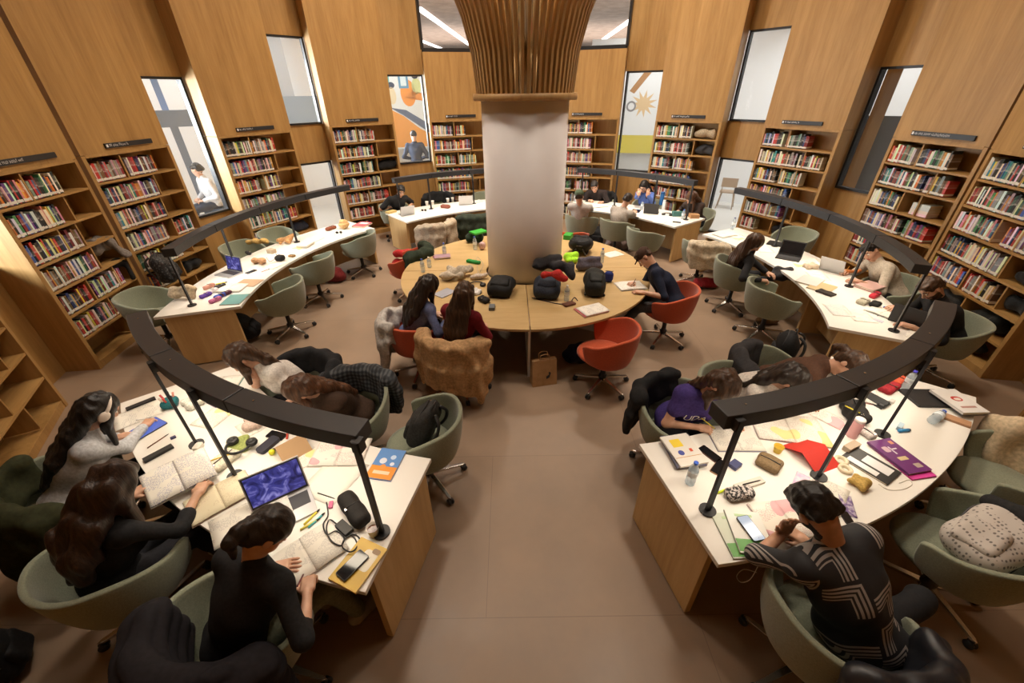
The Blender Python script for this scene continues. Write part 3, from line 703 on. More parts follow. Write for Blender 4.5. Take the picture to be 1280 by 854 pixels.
def backpack(label, loc, az, col, size=(.30,.16,.44), tilt=(0,0), pocket=None, straps=True, mt=None, group=None, vox=.011, amp=.011, base=None):
    # standing local frame: x width, y back-to-front depth, z height; tilt=(pitch, roll) lays it over; loc is the lowest middle point
    W_, Dp, Hh = size; R0 = rotm(0,0,R_(az-90))@rotm(R_(tilt[0]),R_(tilt[1]),0)
    m = mt or cloth('pack_'+str(abs(hash(col))%9999), col, .7, .25, 60., .25); m2 = pocket or m
    hl = np.abs(R0)@V(W_/2,Dp/2,Hh/2)
    e = empty('backpack', np.asarray(loc,float)+V(0,0,hl[2]-.012), 0, label, 'backpack', group)
    T = lambda p: R0@np.asarray(p,float)
    S = SDF(); S.rb(T((0,0,-Hh*.10)), (W_/2-.085,Dp/2-.07,Hh*.40-.08), .066, R0, .03); S.ell(T((0,.01,-Hh*.10)), (W_/2-.002,Dp/2+.005,Hh*.40), R0, .06); S.ell(T((0,0,Hh*.24)), (W_/2-.02,Dp/2-.02,Hh*.25), R0, .07)
    S.build('main_compartment', vox, m, e, wob(30,26,24,amp,loc[0]*5))
    S = SDF(); S.rb(T((0,Dp/2+.002,-Hh*.17)), (W_/2-.085,.004,Hh*.20-.03), .032, R0, .02); S.build('front_pocket', vox, m2, e, wob(40,36,30,amp*.7,1+loc[1]))
    mz = MB(); mz.smooth = True; mz.tube([T(p) for p in smoothpath([(-W_*.40,Dp*.33,-Hh*.1),(-W_*.42,Dp*.30,Hh*.22),(-W_*.2,Dp*.22,Hh*.42),(0,Dp*.2,Hh*.47),(W_*.2,Dp*.22,Hh*.42),(W_*.42,Dp*.30,Hh*.22),(W_*.40,Dp*.33,-Hh*.1)],5)], .007, 6); mz.build('zip', M_plastic, e)
    if straps:
        for s_ in (-1,1): strap(e, [T(p) for p in smoothpath([(s_*.05,-Dp*.36,Hh*.42),(s_*.09,-Dp*.72,Hh*.30),(s_*.11,-Dp*.78,0),(s_*.12,-Dp*.42,-Hh*.36)],5)], [.014]*16, M_plastic, 'shoulder_strap')
        strap(e, [T(p) for p in smoothpath([(-.04,-Dp*.12,Hh*.48),(-.02,-Dp*.12,Hh*.56),(.02,-Dp*.12,Hh*.56),(.04,-Dp*.12,Hh*.48)],4)], .008, M_plastic, 'handle')
    return e
# ================================================================ people
M_skin = {}
def skin(k):
    c = {'fair':(.60,.345,.235),'mid':(.50,.27,.17),'tan':(.40,.205,.125)}[k]
    def f(nt, b):
        noise_build(lerp3(c,.93), lerp3(c,1.06), 30., .05)(nt, b); b.inputs['Subsurface Weight'].default_value = .08; b.inputs['Subsurface Radius'].default_value = (.012,.005,.003)
    return mat('skin_'+k, c, .5, build=f)
M_lip = mat('lips', (.40,.12,.10), .4); M_eye = mat('eye_white', (.75,.73,.70), .2); M_iris = mat('iris', (.05,.028,.015), .2)
def hairmat(c):
    def f(nt, b):
        v = coord(nt, 'Object', (70,70,7)); n = N(nt, 'ShaderNodeTexNoise', i_Scale=1., i_Detail=5., i_Distortion=.6); L(nt, v, n.inputs['Vector'])
        r = ramp(nt, [(.3, lerp3(c,.45)), (.5, c), (.7, lerp3(c,1.8))]); L(nt, n.outputs['Fac'], r.inputs['Fac']); L(nt, r.outputs['Color'], b.inputs['Base Color'])
        bp = N(nt, 'ShaderNodeBump', i_Strength=.5, i_Distance=.006); L(nt, n.outputs['Fac'], bp.inputs['Height']); L(nt, bp.outputs[0], b.inputs['Normal'])
    return mat('hair_%d_%d_%d' % tuple(int(x*1000) for x in c), c, .42, spec=.4, build=f)
BLACKH, DARKH, BROWNH, AUBURN = (.012,.009,.008), (.022,.014,.010), (.055,.027,.014), (.075,.032,.015)
def nrm(v): v = np.asarray(v,float); return v/max(np.linalg.norm(v),1e-9)
def ik(sh, wr, lu, lf, pole):
    d = wr-sh; D = np.linalg.norm(d); mx = (lu+lf)*.985
    if D > mx: wr = sh+d/D*mx; D = mx; d = wr-sh
    a = (lu*lu-lf*lf+D*D)/(2*D); h = math.sqrt(max(lu*lu-a*a, 1e-6)); u = d/D; q = pole-u*np.dot(pole,u); q = nrm(q)
    return sh+u*a+q*h, wr
def hand_sdf(S, wr, fd, up, side, mode, sc=1.):
    # fd: finger direction, up: back of the hand, side: +1 right hand
    y = nrm(fd); z = nrm(up-y*np.dot(up,y)); x = np.cross(y, z)*(-side)            # x to the thumb
    M = np.stack([x*(-side), y, z], 1)
    P = lambda a, b, c: wr+(x*a+y*b+z*c)*sc
    S.rc(P(0,-.012,0), P(0,.02,0), .024*sc, .025*sc, .015)
    S.rb(P(.0,.048,0), (.026*sc,.032*sc,.004*sc), .013*sc, M, .012)
    curls = {'flat':(8,14,10),'rest':(20,28,20),'grip':(42,48,30),'fist':(75,85,60),'cheek':(12,18,14),'book':(30,40,20)}[mode]
    for i, (bx, by, l) in enumerate([(-.033,.078,.058),(-.012,.086,.070),(.011,.088,.076),(.033,.083,.068)]):
        a = 0; p = P(bx,by,0); sp = R_(-bx/.033*6)
        for j, (f, r0, r1) in enumerate([(.45,.0092,.0085),(.31,.0085,.0078),(.24,.0078,.0066)]):
            a += R_(curls[j]*(1+.12*(3-i) if mode in ('grip','rest') else 1)); dv = (y*math.cos(a)-z*math.sin(a)); dv = dv*math.cos(sp)-x*math.sin(sp)*math.cos(a)
            q = p+dv*l*f*sc; S.rc(p, q, r0*sc, r1*sc, .004); p = q
    t0 = P(.028,.018,-.006); t1 = P(.055,.048,-.014 if mode != 'flat' else -.008); t2 = P(.052,.080,-.026) if mode in ('grip','book','fist') else P(.066,.076,-.016)
    S.rc(t0, t1, .014*sc, .0105*sc, .012); S.rc(t1, t2, .0105*sc, .008*sc, .004)
    return P(.02,.085,-.02)
def person(label, hip, az, head_px, gaze, lh=None, rh=None, sex='f', hair='long', hc=DARKH, sk='fair', top=(.1,.1,.1), sleeve=1., legs=(.02,.02,.025), shoe=(.5,.48,.45), L_=.70, hR=None, lmode='rest', rmode='grip', vox=.012,
           top_mat=None, leg_mat=None, feet=.10, hood=None, lup=None, rup=None, seat=.485, hz=None, jaw=0., twist=0., hairfall=.0, collar=None, beard=False, cap=None, tuck=0., band=None, hs=1., legyaw=0., hairdrop=.34, chest=None, loose=.016):
    o = V(hip[0], hip[1], 0); fb = V(math.cos(R_(az)), math.sin(R_(az)), 0); pel = V(hip[0],hip[1],seat+.085)
    d = nrm(ray(*head_px)); c = V(0,0,CAMH)-pel; b = d@c; q = b*b-(c@c-L_*L_)
    if hR is not None:
        a_ = d[0]**2+d[1]**2; b_ = -2*(d[0]*CX+d[1]*CY); c_ = CX*CX+CY*CY-hR*hR; head = V(0,0,CAMH)+d*((-b_+math.sqrt(b_*b_-4*a_*c_))/(2*a_)); pel = head-V(fb[0]*.10,fb[1]*.10,L_-.02); o = V(pel[0],pel[1],0)
    elif hz is not None: head = at(head_px[0], head_px[1], hz)
    else:
        t = -b-(math.sqrt(q) if q > 0 else 0); head = V(0,0,CAMH)+d*t
    s = nrm(head-pel)
    fs = V(math.cos(R_(az+twist)), math.sin(R_(az+twist)), 0); rb = np.cross(fs, s); rb = nrm(rb-V(0,0,rb[2]*.5)); rp = V(fb[1],-fb[0],0); nb = np.cross(s, rb)
    m_ = 1.06 if sex == 'm' else .92
    Ls = np.linalg.norm(head-pel); C7 = pel+s*(Ls-.185)-nb*.025; mid = pel+s*Ls*.40-nb*.045
    shl, shr = C7-s*.05-rb*.172*m_+nb*.01, C7-s*.05+rb*.172*m_+nb*.01
    gz = nrm(np.asarray(gaze,float)-head); HB = basis(gz, s if abs(gz@s) < .93 else nrm(s-fb*.6)); HX, HY, HZ = HB[:,0], HB[:,1], HB[:,2]; hp = lambda x,y,z: head+hs*(HX*x+HY*y+HZ*z)
    e = empty('person', o, 0, label, 'person')
    def sh(S): S.p = [(p[0], p[1]-o, p[2]-o if p[0]=='rc' else p[2], *p[3:]) for p in S.p]; return S
    TB = np.stack([rb, nb, s], 1); PB = np.stack([rp, fb, V(0,0,1)], 1)
    def torso(S, g, k=.06):
        S.ell(pel+V(0,0,-.005), (.165*m_+g+(.015 if sex=='f' else 0), .115+g, .105+g), PB, k)
        S.rc(pel+V(0,0,.02), mid, .105*m_+g, .105*m_+g, k); S.ell(mid+nb*.02, (.135*m_+g,.098+g,.15+g), TB, k)
        S.ell(C7-s*.16+nb*.015, (.155*m_+g,.105+g,.15+g), TB, k); S.rc(shl, shr, .052+g, None, k)
        if sex == 'f':
            for q_ in (-1,1): S.ell(C7-s*.20+nb*.085+rb*.07*q_, (.058+g,.052+g,.058+g), TB, .05)
    # arms
    lu, lf = .275*m_+.02, .25*m_; arms = []
    for sd, shp, tgt, mode, upv in ((-1,shl,lh,lmode,lup),(1,shr,rh,rmode,rup)):
        if tgt is None: tgt = pel+fb*.30+rp*.10*sd+V(0,0,.10)
        tgt = np.asarray(tgt,float); pole = -V(0,0,1)*.8+rp*sd*.65-fb*.25
        fd0 = nrm(tgt-(shp+V(0,0,-.25)+rp*sd*.1)); wr = tgt-nrm(V(fd0[0],fd0[1],fd0[2]*.3))*.085 if mode != 'cheek' else tgt-V(0,0,.08)
        el, wr = ik(shp, wr, lu, lf, pole)
        if wr[2] < ZD+.03 and math.hypot(wr[0]-CX,wr[1]-CY) > RI-.02: wr = V(wr[0],wr[1],ZD+.035)
        if el[2] < ZD+.055 and topol(el)[0] > RI-.03 and topol(el)[0] < RO+.03: el = V(el[0],el[1],ZD+.055)
        fd = nrm(tgt-wr) if mode == 'cheek' else nrm((wr-el)*V(1,1,.35)); up = V(0,0,1) if upv is None else np.asarray(upv,float)
        if mode == 'cheek': fd = nrm(tgt-wr); up = nrm(wr-head)
        arms.append((sd, shp, el, wr, fd, up, mode))
    # legs
    LG = []
    fl = V(math.cos(R_(az+legyaw)), math.sin(R_(az+legyaw)), 0)
    for sd in (-1,1):
        h = pel+rp*.085*sd-V(0,0,.02)+fb*.02; kn = h+fl*.41*m_+rp*.035*sd; kn[2] = max(.515, pel[2]-.06); an = kn+fl*(feet-tuck)+rp*.01*sd; an[2] = kn[2]-.42; LG.append((sd,h,kn,an,an+fl*.15+V(0,0,-.055)))
    big = vox
    # --- body: torso, legs, arms at the coarse grain; hands and head at a finer one, in one mesh
    B = SDF(); torso(B, -.006)
    for (sd,h,kn,an,toe) in LG: B.rc(h,kn,.078,.052,.04); B.rc(kn,an,.052,.034,.03); B.rc(an-V(0,0,.045)-fl*.02,toe,.034,.026,.02)
    for (sd,shp,el,wr,fd,up,mode) in arms: B.rc(shp,el,.046*m_,.037*m_,.03); B.rc(el,wr,.038*m_,.025*m_,.02)
    B.rc(C7-s*.03, hp(0,-.022,-.05), .054*m_, .050*m_, .04); vv, ff = sh(B).surf(big)
    Vs, Fs = [vv], [ff]; nv = len(vv); mids = [np.zeros(len(ff), int)]
    for (sd,shp,el,wr,fd,up,mode) in arms:
        S = SDF(); hand_sdf(S, wr, fd, up, sd, mode, 1.03 if sex=='m' else .95); S.rc(el+(wr-el)*.55, wr, .029*m_, .024*m_, .01)
        v, f = sh(S).surf(.0046 if vox < .013 else .0065); Vs.append(v); Fs.append(f+nv); nv += len(v); mids.append(np.zeros(len(f), int))
    S = SDF(); S.ell(hp(0,-.012,.030), V(.074,.093,.085)*hs, HB, .02); S.ell(hp(0,.026,-.036), V(.060,.064,.080)*hs, HB, .04)
    S.rc(hp(-.012,.066,-.098), hp(.012,.066,-.098), .021, None, .03)
    for q_ in (-1,1):
        S.ell(hp(.036*q_,.056,-.030), .026, None, .03); S.ell(hp(.076*q_,-.006,-.008), V(.010,.020,.031), HB, .008); S.ell(hp(.010*q_,.100,-.032), .0095, None, .008)
        S.ell(hp(.031*q_,.102,.006), V(.019,.016,.013), HB, .014, 's'); S.rc(hp(.016*q_,.086,.032), hp(.048*q_,.072,.030), .008, .007, .016)
    S.rc(hp(0,.088,.014), hp(0,.112,-.028), .0085, .0125, .014); S.ell(hp(0,.090,-.059), V(.024,.0125,.0075), HB, .008); S.ell(hp(0,.087,-.070), V(.020,.0125,.008), HB, .008)
    S.rc(hp(0,-.02,-.05), C7+s*.02, .049*m_, .052*m_, .03)
    v, f = sh(S).surf(.0052 if vox < .013 else .0075); fc = (v[f].mean(1)+o-head)@HB/hs; mi = np.zeros(len(f), int)
    mi[(np.abs(fc[:,0]) < .025*(1-((fc[:,2]+.064)/.016)**2)) & (fc[:,1] > .08) & (np.abs(fc[:,2]+.064) < .015)] = 1
    mi[(fc[:,1] > .062) & (np.abs(fc[:,2]-.0345+.10*np.maximum(np.abs(fc[:,0])-.034,0)) < (.0048 if sex == 'm' else .0036)) & (np.abs(fc[:,0]) > .014) & (np.abs(fc[:,0]) < .048)] = 2
    if beard: mi[(fc[:,2] < -.030) & (fc[:,2] > -.125) & (fc[:,1] > -.005) & (mi == 0) & ((fc[:,2] < -.078)|(np.abs(fc[:,0]) > .040)|((fc[:,2] > -.054)&(fc[:,2] < -.044)&(fc[:,1] > .07)))] = 2
    Vs.append(v); Fs.append(f+nv); mids.append(mi); hm = hairmat(hc)
    link('body', mesh_np('body', np.concatenate(Vs), np.concatenate(Fs), [skin(sk), M_lip, hm, mat('stubble', (.13,.065,.045), .7)], True, np.concatenate(mids)), e)
    for q_ in (-1,1):
        m = MB(); m.smooth = True; m.sphere(hp(.031*q_,.0785,.006)-o, .0125, 12, 8); m.mi = 1; m.sphere(hp(.031*q_,.0855,.004)-o, .0062, 8, 6); m.build('eye', [M_eye, M_iris], e)
    # --- clothes
    tm = top_mat or cloth('top_%d_%d_%d' % tuple(int(x*1000) for x in top), top, .88, .16, 60., .3)
    S = SDF(); torso(S, loose)
    for (sd,shp,el,wr,fd,up,mode) in arms:
        if sleeve >= .95: S.rc(shp,el,.058*m_,.050*m_,.03); S.rc(el,el+(wr-el)*(sleeve-.03),.050*m_,.036*m_,.025)
        elif sleeve > .55: S.rc(shp,el,.058*m_,.050*m_,.03); S.rc(el,el+(wr-el)*(sleeve-.5),.050*m_,.044*m_,.025)
        else: S.rc(shp,shp+(el-shp)*sleeve*1.5,.046*m_+loose,.044*m_+loose*1.2,.03)
    S.rc(C7-s*.02, C7+s*(.025 if collar is None else collar), .066*m_, .062*m_, .02); S.ell(pel+V(0,0,.02), (.18*m_,.135,.10), PB, .05)
    if hood is not None: S.chain([C7+rb*.09-s*.01+nb*.02, C7-nb*.075-s*.03, C7-rb*.09-s*.01+nb*.02], [.04,.055,.04], .03)
    tp = sh(S).build('top', vox, tm, e, wob(34,34,26,.008,hip[0]*9)); n_ = len(tp.data.vertices); co = np.empty(n_*3, np.float32); tp.data.vertices.foreach_get('co', co); co = co.reshape(-1,3)+o-C7
    for k_, ax in (('tu',rb),('tv',s)): tp.data.attributes.new(k_, 'FLOAT', 'POINT').data.foreach_set('value', (co@ax).astype(np.float32))
    if chest:
        tm_ = text_mesh(chest, .085, .0006, 'CENTER'); tm_.materials.append(mat('print_white',(.75,.73,.72),.7)); M_ = np.stack([-rb, s, nb], 1); vv_ = [tuple(M_@np.array(v_.co)+C7-s*.16+nb*.155-rb*-.02-o) for v_ in tm_.vertices]
        for v_, q_ in zip(tm_.vertices, vv_): v_.co = q_
        tx = link('chest_lettering', tm_, tp); sw_ = tx.modifiers.new('Shrinkwrap','SHRINKWRAP'); sw_.target = tp; sw_.wrap_method = 'NEAREST_SURFACEPOINT'; sw_.wrap_mode = 'ABOVE_SURFACE'; sw_.offset = .004
    lm = leg_mat or cloth('legs_%d_%d_%d' % tuple(int(x*1000) for x in legs), legs, .85, .18, 70., .2)
    S = SDF(); S.ell(pel-V(0,0,.02), (.175*m_,.128,.095), PB, .04)
    for (sd,h,kn,an,toe) in LG: S.rc(h,kn,.092,.066,.05); S.rc(kn,an+V(0,0,.02),.066,.052,.03)
    sh(S).build('trousers', vox, lm, e, wob(30,30,34,.007,hip[1]*9))
    sm = mat('shoe_%d_%d_%d' % tuple(int(x*1000) for x in shoe), shoe, .6)
    for (sd,h,kn,an,toe) in LG:
        S = SDF(); S.rc(an-V(0,0,.040)-fl*.035, toe, .045, .036, .02); S.rc(an-V(0,0,.02),an+V(0,0,.03),.045,.042,.02); S.rb(((an+toe)/2*V(1,1,0))+V(0,0,.014)-fl*.01, (.022,.095,.002), .012, np.stack([np.cross(fl,V(0,0,1)),fl,V(0,0,1)],1), .01); sh(S).build('shoe', .009, sm, e)
    # --- hair
    S = SDF(); g = 0.
    if hair in ('short','fade'):
        S.ell(hp(0,-.018,.043), V(.086,.101,.090)*hs, HB, .02); S.ell(hp(0,.045,.098), V(.062,.045,.026)*hs, HB, .03); S.rc(hp(-.05,-.075,-.01), hp(.05,-.075,-.01), .028, None, .03)
        S.ell(hp(0,.105,-.005), V(.072,.080,.080)*hs, HB, .012, 's'); S.ell(hp(0,-.02,-.150), V(.12,.14,.09)*hs, HB, .012, 's')
        for q_ in (-1,1): S.rb(hp(.082*q_,-.004,-.012), (.012,.016,.03), .006, HB, .008, 's')
        disp = wob(150,140,130,.0045,hip[0])
    else:
        S.ell(hp(0,-.018,.040), V(.088,.104,.092)*hs, HB, .02); S.ell(hp(0,-.055,-.02), V(.070,.055,.085)*hs, HB, .04)
        S.ell(hp(0,.102,-.026), V(.060,.070,.088)*hs, HB, .012, 's')
        dn = V(0,0,-1)
        if hair in ('long','curly'):
            cu = hair == 'curly'; back = -nb
            for i, q_ in enumerate(np.linspace(-1,1,5)):
                p0 = hp(.055*q_,-.085+.02*abs(q_),.0); p1 = C7+rb*.075*q_+back*(.068+.02*cu)+s*.02; ln = hairdrop*(1-.18*abs(q_))
                p2 = C7+rb*(.10 if cu else .085)*q_+back*(.098+.03*cu)-s*ln*.5; p3 = C7+rb*(.11 if cu else .06)*q_+back*(.112+.02*cu)-s*ln
                S.chain([p0,p1,p2,p3], [.042,.045+.014*cu,.042+.022*cu,.022+.022*cu], .035)
            for q_ in (-1,1):
                a0 = hp(.072*q_,.020,.035); a1 = hp(.082*q_,.020,-.05)+dn*.03; a2 = a1+dn*(.12+hairfall)+nrm(C7-head)*.05+nb*.02
                S.chain([a0,a1,a2], [.024,.027+.01*cu,.014+.012*cu], .025)
            disp = wob(60,60,22,.016,hip[0]*5) if cu else wob(130,130,14,.005,hip[0]*5)
        elif hair == 'pony':
            k0 = hp(0,-.105,-.012); bk = nrm(-HY*V(1,1,0)-nb*.6*V(1,1,0)); k1 = k0+bk*.045+V(0,0,.012); S.ell(k0, .030, None, .02); S.chain([k0, k1, k1+bk*.05-V(0,0,.02), k1+bk*.07-V(0,0,.03+hairdrop*.4)], [.028,.034,.030,.010], .02)
            disp = wob(140,140,60,.004,hip[0]*5)
        elif hair == 'bun':
            S.ell(hp(0,-.10,.05), .04, None, .03); disp = wob(140,140,60,.004,hip[0]*5)
        elif hair == 'side':     # long hair swept over one shoulder, head laid forward
            for q_ in (-1,0,1):
                p0 = hp(.05*q_,-.08,.02); p1 = C7+rb*.07*q_-nb*.06+s*.02; p2 = C7+rb*(.09*q_+.03)-nb*.085-s*.15; S.chain([p0,p1,p2], [.045,.040,.018], .035)
            for q_ in (-1,1):
                a0 = hp(.07*q_,.03,.04); a1 = hp(.085*q_,.045,-.04)+dn*.03; S.chain([a0,a1,a1+dn*(.10+hairfall)+nb*.01], [.03,.034,.016], .03)
            disp = wob(120,120,18,.006,hip[0]*5)
    sh(S).build('hair', .0078 if vox < .013 else .010, hm, e, disp)
    if band == 'headphones':
        mw = mat('headphone_cream', (.78,.68,.60), .4); m = MB(); m.smooth = True
        pts = [hp(.094*math.sin(a), -.005, .105*math.cos(a)-.0+.012)-o for a in np.linspace(-1.65,1.65,19)]; m.tube(pts, .0115, 8); hb = m.build('headphones', mw, e)
        for q_ in (-1,1): m = MB(); m.smooth = True; m.sphere(hp(.095*q_,-.005,-.012)-o, (.020,.034,.040), 16, 10, HB); m.build('ear_cushion', mw, hb)
    if band == 'hairband': m = MB(); m.smooth = True; m.tube([hp(0+.012*math.cos(a)*1.6,-.112,.025+.02*math.sin(a)*1.3)-o for a in np.linspace(0,2*PI,14)[:-1]], .007, 6, True); m.build('hair_tie', mat('hair_tie_grey',(.25,.22,.2)), e)
    if band == 'earbud': m = MB(); m.smooth = True; m.sphere(hp(.086,.004,-.012)-o, .011, 10, 8); m.rc = None; m.tube([hp(.090,.008,-.016)-o, hp(.088,.014,-.042)-o], .004, 6); m.build('earbud', mat('earbud_white',(.85,.85,.85),.3), e)
    if band == 'glasses':
        m = MB(); m.smooth = True
        for q_ in (-1,1): m.tube([hp(.032*q_+.022*math.cos(a), .104, .006+.018*math.sin(a))-o for a in np.linspace(0,2*PI,15)[:-1]], .0022, 6, True); m.tube([hp(.054*q_,.102,.01)-o, hp(.082*q_,.0,.008)-o], .002, 6)
        m.tube([hp(-.01,.107,.008)-o, hp(.01,.107,.008)-o], .002, 6); m.build('glasses', M_black, e)
    if cap is not None:
        S = SDF(); S.ell(hp(0,-.016,.058), V(.091,.107,.080), HB, .02); S.rb(hp(0,.112,.050), (.045,.026,.0), .008, HB@rotm(-.25,0,0), .02); S.ell(hp(0,.0,-.06), V(.2,.2,.085), HB, .006, 's'); sh(S).build('cap', .007, cloth('cap_cloth_%d'%int(cap[0]*1000), cap), e)
    if rmode == 'grip':
        sd,shp,el,wr,fd,up,mode = arms[1]; y = nrm(fd); z = nrm(up-y*np.dot(up,y)); x = np.cross(y,z)*-1; t = wr+x*.032+y*.092-z*.026
        return e, t, arms
    return e, None, arms
# ================================================================ who sits where
ZT = ZD+.03
def hipat(px, py): q = at(px, py, .56); return q[0], q[1]
def D(px, py, z=ZT): return at(px, py, z)
def sit(label, chairlabel, r, a, azoff=0, kind='g', fwd=.06, hip_px=None, choff=(0,0), **kw):
    p = pol(r, a)
    if hip_px: q_ = hipat(*hip_px); p = V(q_[0],q_[1],0)
    az = (a if r < 4.1 and kind == 'g' else a+180)+azoff
    c = (p[0]+fwd*math.cos(R_(az))+choff[0], p[1]+fwd*math.sin(R_(az))+choff[1])
    ch = chair(kind, c[0], c[1], az+kw.pop('chtwist',0), chairlabel); held = kw.pop('held', None)
    e, t, arms = person(label, (p[0],p[1]), az, **kw)
    if held and t is not None:      # a pen between thumb and fingers, its tip on the page
        sd, shp, el, wr, fd, up, mode = arms[1]; tip = t+nrm(fd)*.035; tip[2] = ZD+.016; d = nrm(t+V(0,0,.055)-nrm(fd)*.03-tip); b = MB(); b.smooth = True; o = bpy.data.objects
        pe = empty('pen', tip, 0, held[0], 'pen'); b.tube([d*.012, d*.145], .004, 8); b.build('barrel', mat('pen_%d_%d'%(int(held[1][0]*99),int(held[1][2]*99)), held[1], .4), pe); b = MB(); b.smooth = True; b.tube([d*0, d*.013], [.001,.004], 8); b.build('tip', M_plastic, pe)
    return e
SHIRT_PRINT = None
def geo_build(nt, b):
    # nested corner stripes, pale on black, in a jumbled grid
    def mth(op, a, c=None, d=None):
        n = N(nt, 'ShaderNodeMath', operation=op)
        for k, q in enumerate((a, c, d)):
            if q is None: continue
            if isinstance(q, (int,float)): n.inputs[k].default_value = q
            else: L(nt, q, n.inputs[k])
        return n.outputs[0]
    u = mth('MULTIPLY', N(nt, 'ShaderNodeAttribute', attribute_name='tu').outputs['Fac'], 6.); w = mth('MULTIPLY', N(nt, 'ShaderNodeAttribute', attribute_name='tv').outputs['Fac'], 6.)
    iu = mth('FLOOR', u); w2 = mth('ADD', w, mth('MULTIPLY', iu, .43)); iw = mth('FLOOR', w2)
    fu = mth('FRACT', u); fw = mth('FRACT', w2)
    wn_ = N(nt, 'ShaderNodeTexWhiteNoise', noise_dimensions='2D'); cb = N(nt, 'ShaderNodeCombineXYZ'); L(nt, iu, cb.inputs[0]); L(nt, iw, cb.inputs[1]); L(nt, cb.outputs[0], wn_.inputs['Vector'])
    flip = mth('GREATER_THAN', wn_.outputs['Value'], .5); fu2 = mth('ABSOLUTE', mth('SUBTRACT', fu, flip))
    mx_ = mth('MAXIMUM', fu2, fw); st = mth('GREATER_THAN', mth('FRACT', mth('MULTIPLY', mx_, 9.)), .45); inb = mth('MULTIPLY', mth('GREATER_THAN', mx_, .52), mth('LESS_THAN', mx_, .90))
    sel = mth('GREATER_THAN', mth('FRACT', mth('MULTIPLY', wn_.outputs['Value'], 7.)), .34)
    k = mth('MULTIPLY', mth('MULTIPLY', st, inb), sel); m = N(nt, 'ShaderNodeMix', data_type='RGBA'); L(nt, k, m.inputs[0])
    m.inputs[6].default_value = (.014,.014,.017,1); m.inputs[7].default_value = (.36,.33,.31,1); L(nt, m.outputs[2], b.inputs['Base Color'])
M_geo = mat('geometric_print', rough=.7, build=geo_build)
